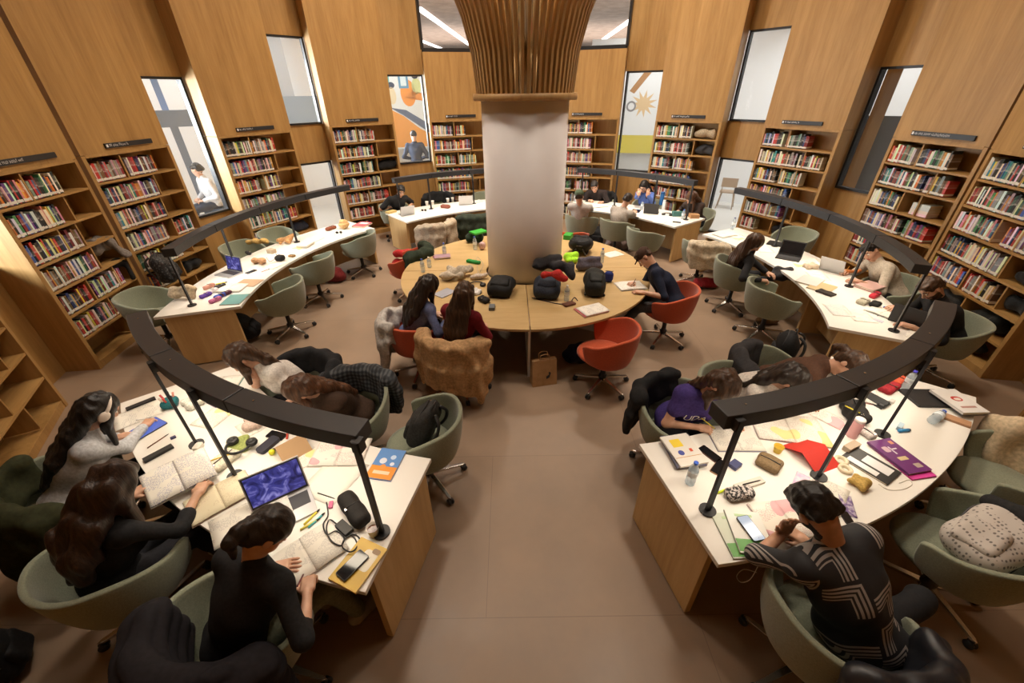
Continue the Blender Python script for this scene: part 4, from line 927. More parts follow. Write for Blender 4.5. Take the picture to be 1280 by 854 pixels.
# ---- front left desk
def everyone():
    sit('young woman in pale grey sweatshirt and cream headphones writing on a tablet', 'sage tub chair holding the olive jacket, under the woman in headphones', 5.03, -131.5, -6, chtwist=-10,
        held=('white stylus in the hand of the headphone woman',(.7,.7,.7)), head_px=(124,512), gaze=D(222,520), lh=D(165,545), rh=D(188,525), hair='long', hc=BLACKH, sk='fair', top=(.50,.51,.54), sleeve=.95, band='headphones', L_=.69, hairdrop=.42)
    sit('woman with long curly dark hair in black reading an open book', 'sage tub chair at bottom left, under the curly-haired woman', 5.02, -121.0, 2, chtwist=14,
        head_px=(141,606), gaze=D(222,600,.9), lh=D(178,606,.83), rh=D(256,604,.80), lmode='book', rmode='book', hair='curly', hc=(.032,.016,.010), sk='fair', top=(.016,.016,.018), sleeve=.93, L_=.68, hairdrop=.36)
    sit('woman with dark ponytail in black sweater writing at the near desk corner', 'sage tub chair under the black puffer jacket at the bottom', 4.93, -109.6, -2, chtwist=-8,
        held=('dark red pen in the ponytail woman\'s right hand',(.12,.02,.03)), head_px=(334,664), gaze=D(398,702), lh=D(362,708), rh=D(386,722), lmode='flat', hair='pony', hc=DARKH, sk='fair', top=(.018,.018,.02), sleeve=.80, legs=(.17,.18,.125), shoe=(.33,.29,.24), L_=.70, band='hairband', hairdrop=.2, collar=.04, legyaw=-16)
    sit('girl in white T-shirt leaning her cheek on her hand, left desk', 'sage tub chair with a black jacket, behind the girl in white', 3.38, -130.0, 4,
        head_px=(300,447), gaze=D(268,505), rh=D(316,462,.98), lh=D(345,520), rmode='cheek', lmode='rest', hair='side', hc=BROWNH, sk='fair', top=(.66,.62,.58), sleeve=.52, L_=.66, hairfall=.02)
    sit('girl with long chestnut hair bent low over the left desk', 'sage tub chair with a plaid jacket over its back', 3.30, -119.0, 4,
        head_px=(374,487), gaze=D(338,530), lh=D(352,520), rh=D(330,520), hair='long', hc=AUBURN, sk='fair', top=(.05,.028,.018), sleeve=.95, L_=.64, hairdrop=.36, hairfall=.06)
    # ---- front right desk
    sit('girl with brown wavy hair in violet T-shirt writing, right desk', 'sage tub chair draped with a black cardigan, behind the violet T-shirt', 3.26, -68.8, 4,
        held=('yellow pencil in the hand of the violet T-shirt girl',(.75,.6,.05)), head_px=(903,482), gaze=D(902,540), lh=D(925,535), rh=D(888,538), hair='side', hc=BROWNH, sk='fair', top=(.055,.035,.17), sleeve=.36, L_=.68, hairfall=.0, chest='UDA', twist=-30)
    sit('girl in white and brown with long dark hair lying over the right desk', 'sage tub chair behind the girl in white and brown', 3.30, -58.0, 6,
        head_px=(990,474), gaze=D(1015,520), lh=D(1020,505), rh=D(985,512), hair='side', hc=DARKH, sk='fair', top=(.60,.55,.50), sleeve=.95, L_=.66, hairfall=.02)
    sit('girl with brown ponytail in brown top bent over the right desk', 'sage tub chair with black backpack, behind the brown ponytail', 3.40, -48.5, 6,
        held=('blue pen in the hand of the girl with brown ponytail',(.03,.06,.3)), head_px=(1062,456), gaze=D(1062,500), lh=D(1085,488), rh=D(1050,490), hair='pony', hc=BROWNH, sk='fair', top=(.085,.040,.024), sleeve=.95, L_=.66, hairdrop=.26)
    sit('bearded man in black shirt with white geometric stripes, bottom right', 'sage tub chair under the man in the striped black shirt', 5.02, -71.5, -36, chtwist=-20, choff=(-.13,-.03), hip_px=(1072,790), twist=34, loose=.03,
        head_px=(1020,638), gaze=D(962,640), lh=D(985,655,.90), rh=D(985,668), lmode='cheek', rmode='rest', sex='m', hair='short', hc=BLACKH, sk='mid', top_mat=M_geo, sleeve=.60, legs=(.012,.012,.014), L_=.70, beard=True, shoe=(.02,.02,.02), legyaw=-46, hs=1.1)
    # ---- long right desk
    sit('woman in black with very long dark hair looking into her bag', 'sage tub chair under the long-haired woman in black', 3.17, 2.0, -8,
        head_px=(944,303), gaze=at(968,352,.7), lh=at(968,345,.74), rh=at(960,352,.72), lmode='rest', hair='long', hc=BROWNH, sk='fair', top=(.02,.02,.022), sleeve=.95, legs=(.015,.015,.018), shoe=(.16,.085,.03), L_=.70, hairdrop=.44)
    sit('student in beige sweatshirt writing beneath the right lamp bar', 'sage tub chair under the student in beige', 5.0, -8.0, 0,
        held=('orange pen in the hand of the student in beige',(.6,.25,.03)), head_px=(1088,314), gaze=D(1052,352), lh=D(1065,352), rh=D(1050,340), sex='m', hair='short', hc=BLACKH, sk='fair', top=(.46,.40,.32), sleeve=.93, L_=.68)
    sit('bearded man in black T-shirt with earphones at the right desk', 'sage tub chair behind the man in black T-shirt, right', 5.02, -20.5, 2,
        head_px=(1164,360), gaze=D(1118,400), lh=D(1128,408), rh=D(1110,385), lmode='rest', rmode='rest', sex='m', hair='short', hc=BROWNH, sk='fair', top=(.016,.016,.018), sleeve=.56, L_=.70, beard=True)
    # ---- back right desk
    sit('student in green beanie and pale top at back desk', 'sage tub chair under the student in green beanie', 3.15, 66.0, 0, vox=.015,
        head_px=(724,246), gaze=D(732,246), sex='m', hair='short', hc=DARKH, top=(.40,.38,.36), L_=.70, cap=(.07,.10,.06), lh=D(735,254), rh=D(742,254))
    sit('dark-haired student in black facing us, just right of column', 'sage tub chair behind the dark student right of the column', 4.98, 66.5, 0, vox=.015,
        head_px=(743,233), gaze=D(741,256), hair='short', sex='m', hc=BLACKH, top=(.03,.022,.022), L_=.66, lh=D(752,254), rh=D(738,252))
    sit('student in grey T-shirt with dark print, back turned, bent over desk', 'sage tub chair under the grey T-shirt, back right', 3.15, 52.5, -6, vox=.014,
        head_px=(784,250), gaze=D(796,262), hair='short', sex='m', hc=DARKH, top=(.36,.32,.28), sleeve=.55, L_=.60, lh=D(790,258), rh=D(797,262))
    sit('woman in blue sweater resting her face on both hands', 'sage tub chair behind the woman in blue sweater', 4.98, 53.0, 0, vox=.014,
        head_px=(805,233), gaze=D(790,262), hair='long', hc=BLACKH, top=(.09,.15,.42), L_=.68, lmode='cheek', rmode='cheek', lh=at(810,240,1.10), rh=at(799,240,1.10), band='glasses', hairdrop=.2)
    sit('woman with long auburn hair at right end of back desk', 'sage tub chair behind the auburn-haired woman', 4.90, 39.0, 6, vox=.014,
        head_px=(864,247), gaze=D(846,268), hair='long', hc=AUBURN, top=(.05,.035,.03), L_=.68, lh=D(852,268), rh=D(845,265), hairfall=.1, hairdrop=.3)
    # ---- back left desk
    sit('man in black T-shirt reading at back left desk, facing us', 'sage tub chair behind the man at back left', 4.98, 125.8, 0, vox=.014,
        head_px=(501,239), gaze=D(505,268), hair='short', sex='m', hc=BLACKH, sk='mid', top=(.016,.016,.018), sleeve=.55, L_=.68, lh=D(513,258), rh=D(493,258))
    # ---- round table
    sit('girl in blue sweater turning to her neighbour at round table', 'orange tub chair with grey coat, under the girl in blue', 2.08, -131.0, -8, kind='o', chtwist=6,
        head_px=(536,357), gaze=D(583,378), lh=D(555,392), rh=D(562,398), hair='long', hc=DARKH, sk='fair', top=(.13,.155,.29), sleeve=.95, L_=.70, hairdrop=.36)
    sit('girl in dark red with long straight brown hair, seen from behind', 'orange tub chair with tan coat, under the girl in dark red', 2.08, -113.0, 4, kind='o', chtwist=0,
        head_px=(580,367), gaze=D(588,360), lh=D(570,392), rh=D(606,405), hair='long', hc=BROWNH, sk='fair', top=(.17,.012,.02), sleeve=.95, L_=.72, hairdrop=.46)
    sit('man in navy T-shirt and dark cap writing at round table', 'orange tub chair under the man in navy T-shirt', 2.12, -23.5, 8, kind='o', chtwist=-6,
        held=('dark pen in the hand of the man in navy',(.05,.02,.02)), head_px=(806,322), gaze=D(782,352), lh=D(796,366), rh=D(787,356), sex='m', hair='short', hc=BROWNH, sk='fair', top=(.012,.016,.035), sleeve=.56, legs=(.07,.07,.075), shoe=(.55,.50,.42), L_=.70, cap=(.05,.025,.016), feet=.2)
everyone()
# ---------------------------------------------------------------- empty chairs
chair('g', -3.22, 5.15, 186, 'nearest empty sage chair at the long left desk')
chair('g', -3.20, 6.22, 165, 'second nearest empty sage chair inside the long left desk')
chair('g', -2.85, 7.42, 176, 'sage chair seen side on at far end of the long left desk')
chp('g', 5.02, 156.5, 4, 'sage chair behind the long left desk, second from its far end')
chp('g', 4.98, 166.0, -4, 'sage chair behind the long left desk, middle')
chp('g', 5.05, -171.5, 6, 'sage chair behind the near end of long left desk, with backpack')
chp('g', 3.30, 19.5, 28, 'empty sage chair with a pale towel at far inner side of right desk')
chp('g', 3.36, -13.5, 12, 'nearest empty sage chair inside the long right desk')
chp('g', 5.12, 17.0, 0, 'empty sage chair behind the far end of long right desk')
chp('g', 2.98, 38.5, 0, 'empty sage chair at inner right end of back right desk')
chp('g', 2.98, 125.0, 6, 'sage chair with beige jackets inside the back left desk')
chp('g', 3.15, 107.0, 0, 'sage chair hung with dark coats beside the column, back left desk')
chp('g', 5.05, 112.5, 0, 'sage chair with black jacket behind the back left desk')
chp('g', 5.05, 99.0, 0, 'sage chair behind the back left desk, nearest the column')
q = hipat(528,545); chair('g', q[0], q[1], 168, 'sage chair holding a dark grey backpack, by the left desk corner')
q = at(1196,692,.47); chair('g', q[0], q[1], 132, 'sage chair with white patterned backpack, bottom right')
q = at(1258,606,.47); chair('g', q[0], q[1], 150, 'sage chair with fluffy cream jacket at right edge')
q = at(757,440,.47); chair('o', q[0], q[1], 158, 'empty orange tub chair in front of the round table')
chp('o', 2.05, 158.5, 10, 'orange tub chair with dark jacket at left of round table')
chp('o', 2.12, 64.0, 0, 'orange tub chair behind the round table, right of column')
# ================================================================ things on the tables
ZS = ZD+.0025; ZR = .7425
def dirang(a, b, z): p, q = at(*a, z), at(*b, z); return D_(math.atan2(q[1]-p[1], q[0]-p[0]))
def spot(px, to=None, z=None):
    z = ZS if z is None else z; p = at(px[0], px[1], z); return p, (R_(dirang(px, to, z)-90) if to else 0.)
PAPERS = {}
def page_mat(name, base=(.80,.77,.70), ink=(.30,.29,.30), rows=34., blot=None, dens=.5):
    def f(nt, b):
        v = coord(nt, 'Object'); sx = N(nt, 'ShaderNodeSeparateXYZ'); L(nt, v, sx.inputs[0])
        def mth(op, a, c):
            n = N(nt, 'ShaderNodeMath', operation=op)
            for k, q in enumerate((a, c)):
                if isinstance(q, (int,float)): n.inputs[k].default_value = q
                elif q is not None: L(nt, q, n.inputs[k])
            return n.outputs[0]
        fr = mth('FRACT', mth('MULTIPLY', sx.outputs[1], rows*4), None); line = mth('GREATER_THAN', fr, .6)
        n1 = N(nt, 'ShaderNodeTexNoise', i_Scale=1., i_Detail=2.); mp = coord(nt, 'Object', (130,rows*4,1)); L(nt, mp, n1.inputs['Vector']); wd = mth('GREATER_THAN', n1.outputs['Fac'], .5)
        n2 = N(nt, 'ShaderNodeTexNoise', i_Scale=9., i_Detail=1.); L(nt, coord(nt, 'Object', (1,1.4,1)), n2.inputs['Vector']); pr = mth('GREATER_THAN', n2.outputs['Fac'], 1-dens)
        k = mth('MULTIPLY', mth('MULTIPLY', line, wd), pr); k = mth('MULTIPLY', k, .8)
        m = N(nt, 'ShaderNodeMix', data_type='RGBA'); L(nt, k, m.inputs[0]); m.inputs[6].default_value = (*base,1); m.inputs[7].default_value = (*ink,1); out = m.outputs[2]
        if blot:
            n3 = N(nt, 'ShaderNodeTexNoise', i_Scale=7., i_Detail=0.); L(nt, coord(nt, 'Object', (1,1,1), loc=(3,1,0)), n3.inputs['Vector']); g = mth('GREATER_THAN', n3.outputs['Fac'], .62)
            m2 = N(nt, 'ShaderNodeMix', data_type='RGBA'); L(nt, g, m2.inputs[0]); L(nt, out, m2.inputs[6]); m2.inputs[7].default_value = (*blot,1); out = m2.outputs[2]
        L(nt, out, b.inputs['Base Color'])
    return mat(name, base, .75, build=f)
PG = page_mat('printed_page'); PGY = page_mat('notes_page', ink=(.45,.35,.25), blot=(.80,.66,.20)); PGB = page_mat('blue_notes_page', ink=(.16,.18,.42), dens=.6); PGP = page_mat('pink_notes_page', ink=(.5,.2,.25), blot=(.72,.42,.45)); PGC = page_mat('cream_notebook_page', (.76,.69,.50), (.55,.45,.30), 20.)
PGM = page_mat('map_page', (.80,.77,.70), (.55,.42,.38), 26., (.80,.70,.32), .6)
def plain(n, c, r=.45): return mat(n, c, r)
def cov(c, r=.4): return mat('cover_%d_%d_%d' % tuple(int(x*1000) for x in c), c, r)
def paper(label, px, to, size=(.21,.297), m=None, z=None, n=1, cat='paper', name='paper_sheet', group=None):
    p, a = spot(px, to, z); b = MB()
    w, h = size
    def f(u, v): return ((u-.5)*w, (v-.5)*h, .0015+.004*abs(u-.5)**2*(1+math.sin(7*v+px[0])))
    b.smooth = True; b.grid(f, 6, 8, -.0013*n); o = b.build(name, m or PG); o.location = tuple(p); o.rotation_euler = (0,0,a); return tag(o, label, cat, group)
def openbook(label, px, to, size=(.40,.28), m=None, z=None, cover=(.5,.5,.5), th=.012, cat='open book', tilt=0.):
    p, a = spot(px, to, z); e = empty('open_book', p, a, label, cat); w, h = size
    if tilt: e.rotation_euler = (R_(tilt), 0, a)
    b = MB(); b.box((0,0,.0015), (w+.008,h+.008,.003)); b.build('cover', cov(cover), e)
    for s in (-1,1):
        b = MB(); b.smooth = True
        def f(u, v, s=s): x = u*w/2*s; return (x, (v-.5)*h, .0045+th*(.35+.9*math.sin(PI*min(1,u*1.0+.12))*.8*(1-u*.5)))
        b.grid(f, 10, 4, .006 if s < 0 else -.006); b.build('page', m or PG, e)
    return e
def closedbook(label, px, to, size=(.17,.24,.02), c=(.3,.3,.5), z=None, deco=None, cat='book', name='book', cm=None):
    p, a = spot(px, to, z); e = empty(name, p, a, label, cat); w, h, t = size
    b = MB(); b.box((0,0,t-.001), (w,h,.002)); b.box((0,0,.001), (w,h,.002)); b.box((-w/2+.001,0,t/2), (.002,h,t)); b.build('cover', cm or cov(c), e)
    b = MB(); b.box((.002,0,t/2), (w-.006,h-.006,t-.005)); b.build('page_block', M_page, e)
    if deco: deco(e, w, h, t)
    return e
def patch(e, x, y, w, h, z, c, name='cover_panel', r=.002): b = MB(); b.rbox((x,y,z+.0005), (w,h,.001), min(r,w/2.1,h/2.1)); return b.build(name, cov(c), e)
def lettering(e, txt, x, y, z, size, c, rz=0, align='CENTER'):
    tm = text_mesh(txt, size, .0003, align); tm.materials.append(cov(c)); t = link('lettering', tm, e); t.location = (x,y,z+.0008); t.rotation_euler = (0,0,rz); return t
def phone(label, px, to, c=(.012,.012,.014), size=(.074,.155), z=None, screen=(.01,.01,.012), lit=None, cat='phone'):
    p, a = spot(px, to, z); e = empty('phone', p, a, label, cat); w, h = size
    b = MB(); b.rbox((0,0,.0045), (w,h,.009), .010); b.build('case', plain('phone_case_%d%d'%(int(c[0]*999),int(c[2]*999)), c, .3), e, bevel=.001, seg=1)
    b = MB(); b.rbox((0,0,.0093), (w-.006,h-.006,.0006), .008); b.build('screen', mat('screen_lit_%d'%int(px[0]), screen, .1, emit=lit, estr=.9) if lit else plain('dark_screen', screen, .08), e); return e
def tablet(label, px, to, size=(.18,.25), lit=None, z=None, c=(.02,.02,.022)):
    e = phone(label, px, to, c, size, z, (.02,.02,.025), lit, 'tablet'); e.name = 'tablet'; return e
def screen_build(nt, b):
    v = coord(nt, 'Object', (9,9,9)); n = N(nt, 'ShaderNodeTexNoise', i_Scale=1.3, i_Detail=7., i_Distortion=1.6); L(nt, v, n.inputs['Vector'])
    r = ramp(nt, [(.35,(.012,.012,.07)), (.52,(.05,.05,.26)), (.70,(.28,.26,.62))]); L(nt, n.outputs['Fac'], r.inputs['Fac']); L(nt, r.outputs['Color'], b.inputs['Emission Color']); b.inputs['Emission Strength'].default_value = .9; b.inputs['Base Color'].default_value = (.01,.01,.02,1)
M_scr = mat('laptop_picture', rough=.15, build=screen_build); M_alu = mat('laptop_aluminium', (.50,.50,.51), .35, .7); M_key = mat('laptop_keys', (.04,.04,.045), .5)
def laptop(label, px, user, size=(.33,.225), ang=105, body=None, scr=None, z=None, closed=False):
    # px: middle of the base; user: pixel towards the sitter
    z0 = ZS if z is None else z; p = at(*px, z0); a = R_(dirang(user, px, z0)-90); e = empty('laptop', p, a, label, 'laptop'); w, h = size; bm = body or M_alu
    b = MB(); b.rbox((0,0,.007), (w,h,.014), .008); b.build('base', bm, e, bevel=.001, seg=1)
    b = MB(); b.box((0,.035,.0145), (w-.04,h*.5,.001)); kb = b.build('keyboard', M_key, e); b = MB(); b.box((0,-h*.30,.0143), (.09,.055,.0006)); b.build('touchpad', bm, e)
    if closed: b = MB(); b.rbox((0,0,.0175), (w,h,.006), .008); b.build('lid', bm, e); return e
    rot = rotm(-R_(ang-90),0,0); b = MB(); hy = V(0,h/2,.014); b.box(hy+rot@V(0,0,h/2), (w,.007,h), rot); ld = b.build('lid', bm, e, bevel=.001, seg=1)
    b = MB(); b.box(hy+rot@V(0,-.0042,h/2), (w-.014,.001,h-.014), rot); b.build('bezel', M_plastic, ld); b = MB(); b.box(hy+rot@V(0,-.0050,h/2+.003), (w-.03,.001,h-.036), rot); b.build('screen', scr or plain('dark_screen',(.01,.01,.012),.08), ld); return e
M_pet = mat('clear_plastic', (.66,.74,.80), .08, spec=.9, build=clear_build(.42, (.93,.97,1.))); M_watr = mat('bottle_label', (.72,.80,.86), .4)
def bottle(label, px, h=.21, r=.032, cap=(.03,.10,.55), z=None, body=None, lying=None, band=True, solid=None):
    z0 = ZS if z is None else z; p = at(*px, z0); e = empty('water_bottle', p, 0, label, 'bottle')
    if lying: a = R_(dirang(px, lying, z0)); e.rotation_euler = (0, PI/2, a); e.location = (p[0]-math.cos(a)*h/2, p[1]-math.sin(a)*h/2, z0+r)
    b = MB(); b.smooth = True; prof = [(.001,.0),(r*.9,.001),(r,.008),(r,h*.3),(r*.95,h*.33),(r,h*.36),(r,h*.66),(r*.8,h*.78),(r*.42,h*.88),(r*.40,h*.94)] if solid is None else [(.001,0),(r*.95,0),(r,.006),(r,h*.82),(r*.9,h*.86),(r*.7,h*.9)]
    b.lathe(prof, 20); b.build('body', solid or body or M_pet, e)
    b = MB(); b.smooth = True; b.lathe([(.001,h*.925),(r*.48,h*.925),(r*.48,h-.002),(r*.44,h),(.001,h)] if solid is None else [(.001,h*.86),(r*.95,h*.86),(r*.95,h-.006),(r*.85,h),(.001,h)], 16); b.build('cap', plain('cap_%d_%d'%(int(cap[0]*99),int(cap[2]*99)), cap, .4), e)
    if band and solid is None: b = MB(); b.smooth = True; b.lathe([(r+.0006,h*.40),(r+.0006,h*.62)], 20, cap=False); b.build('label_band', M_watr, e)
    return e
def cup(label, px, r=.040, h=.075, c=(.75,.72,.68), inside=(.10,.03,.01), z=None):
    z0 = ZS if z is None else z; e = empty('paper_cup', at(*px, z0), 0, label, 'cup'); b = MB(); b.smooth = True
    b.lathe([(.001,.001),(r*.72,.0),(r,h),(r*1.05,h+.002),(r*1.05,h-.003),(r*.95,h-.004),(r*.80,h*.6)], 24, cap=False); b.build('wall', plain('cup_wall_%d'%int(c[0]*999), c, .6), e); b = MB(); b.lathe([(.001,h*.72),(r*.86,h*.72)], 20, cap=False); b.build('drink', plain('drink_%d'%int(inside[0]*999), inside, .15), e); return e
def pen(label, px, to, c=(.02,.02,.3), l=.14, r=.004, z=None, cat='pen', name='pen', group=None):
    z0 = (ZS if z is None else z)+r; p = at(*px, z0); a = R_(dirang(px, to, z0)); d = V(math.cos(a),math.sin(a),0); e = empty(name, p, 0, label, cat, group); b = MB(); b.smooth = True
    b.tube([-d*l/2,d*l*.30], r, 8); b.build('barrel', cov(c), e); b = MB(); b.smooth = True; b.tube([d*l*.30,d*l*.42,d*l*.5], [r,r*.8,r*.2], 8); b.build('tip', M_plastic, e); return e
def pouch(label, px, to, size=(.20,.09,.06), c=(.02,.02,.02), z=None, name='pencil_case', cat='pencil case', zip_=True, m=None, amp=.003, rnd=.5, z_extra=0):
    p, a = spot(px, to, z); p = p+V(0,0,z_extra); e = empty(name, p, a, label, cat); w, d, h = size; rr = min(w,d,h)*rnd*.9
    S = SDF(); S.rb((0,0,h/2), (w/2-rr,d/2-rr,h/2-rr), rr, None, .01); S.build('body', max(.005,min(size)/9), m or cloth('pouch_%d_%d_%d'%tuple(int(x*1000) for x in c), c, .7, .2, 90., .2), e, wob(60,60,50,amp,px[0]))
    if zip_: b = MB(); b.smooth = True; b.tube([(-w*.42,0,h+.001),(0,.003,h+.003),(w*.42,0,h+.001)], .0035, 6); zo = b.build('zip', M_plastic, e); b = MB(); b.box((w*.40,.01,h+.002), (.012,.022,.003)); b.build('zip_pull', M_chrome, zo)
    return e
def cable(label, pts, c=(.015,.015,.016), r=.0028, z=None, zs=None, n=8, name='cable'):
    z0 = (ZS if z is None else z)+r; P = [at(x,y,z0 if not zs else zs[i]) for i,(x,y) in enumerate(pts)]; o = P[0].copy(); o[2] = min(q[2] for q in P)
    b = MB(); b.smooth = True; b.tube([q-o for q in smoothpath(P, n)], r, 6); ob = b.build(name, cov(c, .5)); ob.location = tuple(o); return tag(ob, label, 'cable')
def blockobj(label, px, to, size, c, name, cat, z=None, r=.004, m=None, rough=.5):
    p, a = spot(px, to, z); b = MB(); b.rbox((0,0,size[2]/2), size, min(r,size[0]/2.2,size[1]/2.2)); o = b.build(name, m or cov(c, rough), bevel=min(.002,size[2]/4)); o.location = tuple(p); o.rotation_euler = (0,0,a); return tag(o, label, cat)
def headphones(label, px, to, c=(.012,.012,.013), z=None, s=1.):
    p, a = spot(px, to, z); e = empty('headphones', p, a, label, 'headphones'); b = MB(); b.smooth = True
    b.tube([(.085*s*math.cos(t),.085*s*math.sin(t)+.02,.02) for t in np.linspace(-.25,PI+.25,19)], .009*s, 8); b.build('headband', cov(c), e)
    for q in (-1,1): b = MB(); b.smooth = True; b.lathe([(.001,0),(.034*s,0),(.040*s,.012),(.036*s,.032),(.020*s,.034),(.018*s,.028),(.001,.028)], 20, (q*.075*s,-.015,.0)); b.build('ear_cup', cov(c), e)
    return e
def glasses(label, px, to, z=None, c=(.015,.012,.012)):
    p, a = spot(px, to, z); e = empty('sunglasses', p, a, label, 'glasses'); b = MB(); b.smooth = True
    for q in (-1,1): b.tube([(q*.034+.026*math.cos(t),0,.022+.020*math.sin(t)) for t in np.linspace(0,2*PI,17)[:-1]], .003, 6, True); b.tube([(q*.062,0,.03),(q*.064,-.09,.02),(q*.055,-.13,.004)], .0025, 6)
    b.tube([(-.009,0,.026),(.009,0,.026)], .0025, 6); b.build('frame', cov(c), e); b = MB()
    for q in (-1,1): b.lathe([(.001,0),(.025,0),(.025,.002),(.001,.002)], 14, (q*.034,.0,.022), rotm(PI/2,0,0)@np.diag([1.,.78,1.])); b.build('lens', plain('dark_lens',(.02,.015,.012),.05), e) if q == 1 else None
    return e
def tent(label, px, to, size=(.22,.15), c=(.45,.27,.13), ang=50, z=None, name='folded_card', cat='card'):
    p, a = spot(px, to, z); b = MB(); w, h = size; k = math.cos(R_(ang))*h; t = math.sin(R_(ang))*h
    for s in (-1,1): b.add([(-w/2,s*k,0),(w/2,s*k,0),(w/2,0,t),(-w/2,0,t),(-w/2,s*(k-.004),0),(w/2,s*(k-.004),0),(w/2,0,t-.004),(-w/2,0,t-.004)], [(0,1,2,3) if s<0 else (3,2,1,0),(7,6,5,4) if s<0 else (4,5,6,7),(0,3,7,4),(1,5,6,2),(0,4,5,1),(3,2,6,7)])
    o = b.build(name, cov(c, .6)); o.location = tuple(p); o.rotation_euler = (0,0,a); return tag(o, label, cat)
def blob(label, loc, prims, col, name, cat, vox=.011, amp=.01, m=None, seed=0., sheen=.1, group=None):
    # loose cloth thing at loc: list of (a, b, ra, rb) in local metres
    S = SDF()
    for q in prims: S.rc(q[0], q[1], q[2], q[3] if len(q) > 3 else q[2], .05)
    ob = S.build(name, vox, m or cloth('cl_%s_%d_%d'%(name,int(col[0]*1000),int(col[2]*1000)), col, .85, .25, 45., .3, sheen), None, wob(36,33,30,amp,seed+loc[0]*3)); lo = min(v.co.z for v in ob.data.vertices)
    ob.location = (loc[0], loc[1], loc[2]-lo+.001); return tag(ob, label, cat, group)
# ---------------------------------------------------------------- front left desk
def books_deco(e, w, h, t):
    patch(e, 0, h*.20, w*.98, h*.56, t, (.10,.26,.60)); patch(e, 0, -h*.29, w*.98, h*.40, t, (.75,.28,.03)); b = MB(); b.smooth = True
    for (x,y,r,c) in ((-.03,.02,.026,(.70,.75,.85)),(.03,.06,.02,(.55,.70,.90)),(-.01,-.03,.02,(.80,.30,.05)),(.045,.0,.016,(.75,.80,.9))): b = MB(); b.lathe([(.001,0),(r,0),(r,.0012),(.001,.0012)], 18, (x,y,t+.0006)); b.build('cover_motif', cov(c), e)
    patch(e, 0, -h*.30, w*.62, h*.10, t+.001, (.78,.62,.45))
def left_desk():
    laptop('open laptop with dark blue picture on screen, front left desk', (357,641), (372,700), (.34,.23), 112, M_alu, M_scr)
    openbook('book held open by the curly-haired woman, pages with diagrams', (224,596), (210,560), (.36,.27), PGB, ZS+.075, (.55,.5,.45), .012, tilt=14)
    openbook('cream notebook lying open beneath the held book', (276,622), (258,585), (.36,.25), PGC, None, (.35,.25,.2), .008)
    paper('large white sheet hanging over the outer edge, left of the ponytail woman', (311,646), (300,612), (.40,.24), PG, n=2)
    paper('white sheet leaning on the laptop keyboard', (340,640), (330,612), (.21,.15), PG, ZS+.018)
    openbook('open exercise book the ponytail woman is writing in', (385,695), (366,662), (.37,.26), PG, None, (.6,.6,.62), .012)
    def ydeco(e, w, h, t): patch(e, .03, .03, w*.45, h*.45, t, (.82,.76,.62), r=.02); patch(e, -.04, -.07, w*.3, h*.12, t, (.70,.28,.05)); patch(e, .05, .09, .05, .03, t+.001, (.25,.14,.05), r=.012)
    closedbook('yellow illustrated book at the outer corner with phone on it', (449,706), (478,668), (.19,.26,.014), (.66,.42,.04), None, ydeco)
    phone('black phone lying on the yellow illustrated book', (441,707), (464,684), z=ZS+.018, size=(.08,.165))
    cup('small paper cup of tea beside the corner lamp post', (468,668), .036, .07)
    pouch('fat black pencil case by the corner lamp post', (444,642), (462,668), (.115,.29,.09), (.016,.014,.013))
    blockobj('black charger brick among tangled cables', (431,662), (443,673), (.055,.11,.028), (.02,.02,.02), 'charger', 'charger')
    cable('tangle of black charger cable by the laptop', [(408,628),(410,644),(404,656),(409,668),(420,664),(430,672),(426,682),(414,676),(408,662),(412,650),(422,656),(434,664)], r=.0042, zs=[ZS+.004,ZS+.004,ZS+.026,ZS+.03,ZS+.022,ZS+.012,ZS+.02,ZS+.03,ZS+.026,ZS+.014,ZS+.012,ZS+.018])
    cable('black cable looping from charger towards the table corner', [(434,666),(444,674),(446,684),(438,690),(428,684),(431,674),(442,668),(450,674),(452,684)], r=.0042, zs=[ZS+.01,ZS+.005,ZS+.012,ZS+.03,ZS+.03,ZS+.014,ZS+.008,ZS+.005,ZS+.004])
    cable('thin white earphone wire over the laptop keyboard', [(378,632),(388,640),(392,630),(386,622),(394,618)], (.75,.73,.7), .002)
    for i,(px,to,c,w) in enumerate([((390,646),(402,634),(.75,.65,.08),'yellow'),((396,650),(407,640),(.10,.45,.50),'turquoise'),((388,655),(400,648),(.78,.68,.10),'second yellow')]): pen(f'{w} highlighter beside the laptop', px, to, c, .12, .007, name='highlighter', cat='highlighter')
    blockobj('pink eraser beside the black pencil case', (414,632), (424,630), (.05,.025,.014), (.62,.14,.28), 'eraser', 'eraser')
    pen('black pen lying across above the pencil case', (408,620), (420,624), (.02,.02,.02))
    closedbook('magazine with blue and orange cover near inner corner', (483,581), (497,556), (.19,.27,.012), (.10,.22,.55), None, books_deco, 'magazine', 'magazine')
    openbook('open magazine near the lamp post, inner side of the left desk', (426,566), (438,540), (.38,.26), PGP, None, (.6,.55,.5), .006)
    tent('brown cardboard folder standing half open', (366,562), (380,580), (.20,.15), (.44,.27,.13), 38, name='cardboard_folder', cat='folder')
    paper('leaflet with small pictures beneath the cardboard folder', (381,575), (398,566), (.15,.2), PGM)
    blockobj('open black glasses case with white lining', (336,558), (348,548), (.08,.16,.03), (.02,.02,.035), 'glasses_case', 'glasses case', r=.02)
    b = MB(); b.smooth = True; b.sphere((0,0,.022), .022, 16, 10); o = b.build('stress_ball', cov((.75,.72,.03))); o.location = tuple(at(341,568,ZS)); tag(o, 'small bright yellow ball by the glasses case', 'ball')
    phone('black phone at inner edge near the chestnut-haired girl', (346,545), (330,541))
    pen('stub of red lipstick or marker standing near the folder', (359,544), (360,534), (.55,.05,.03), .08, .008, name='red_marker', cat='marker')
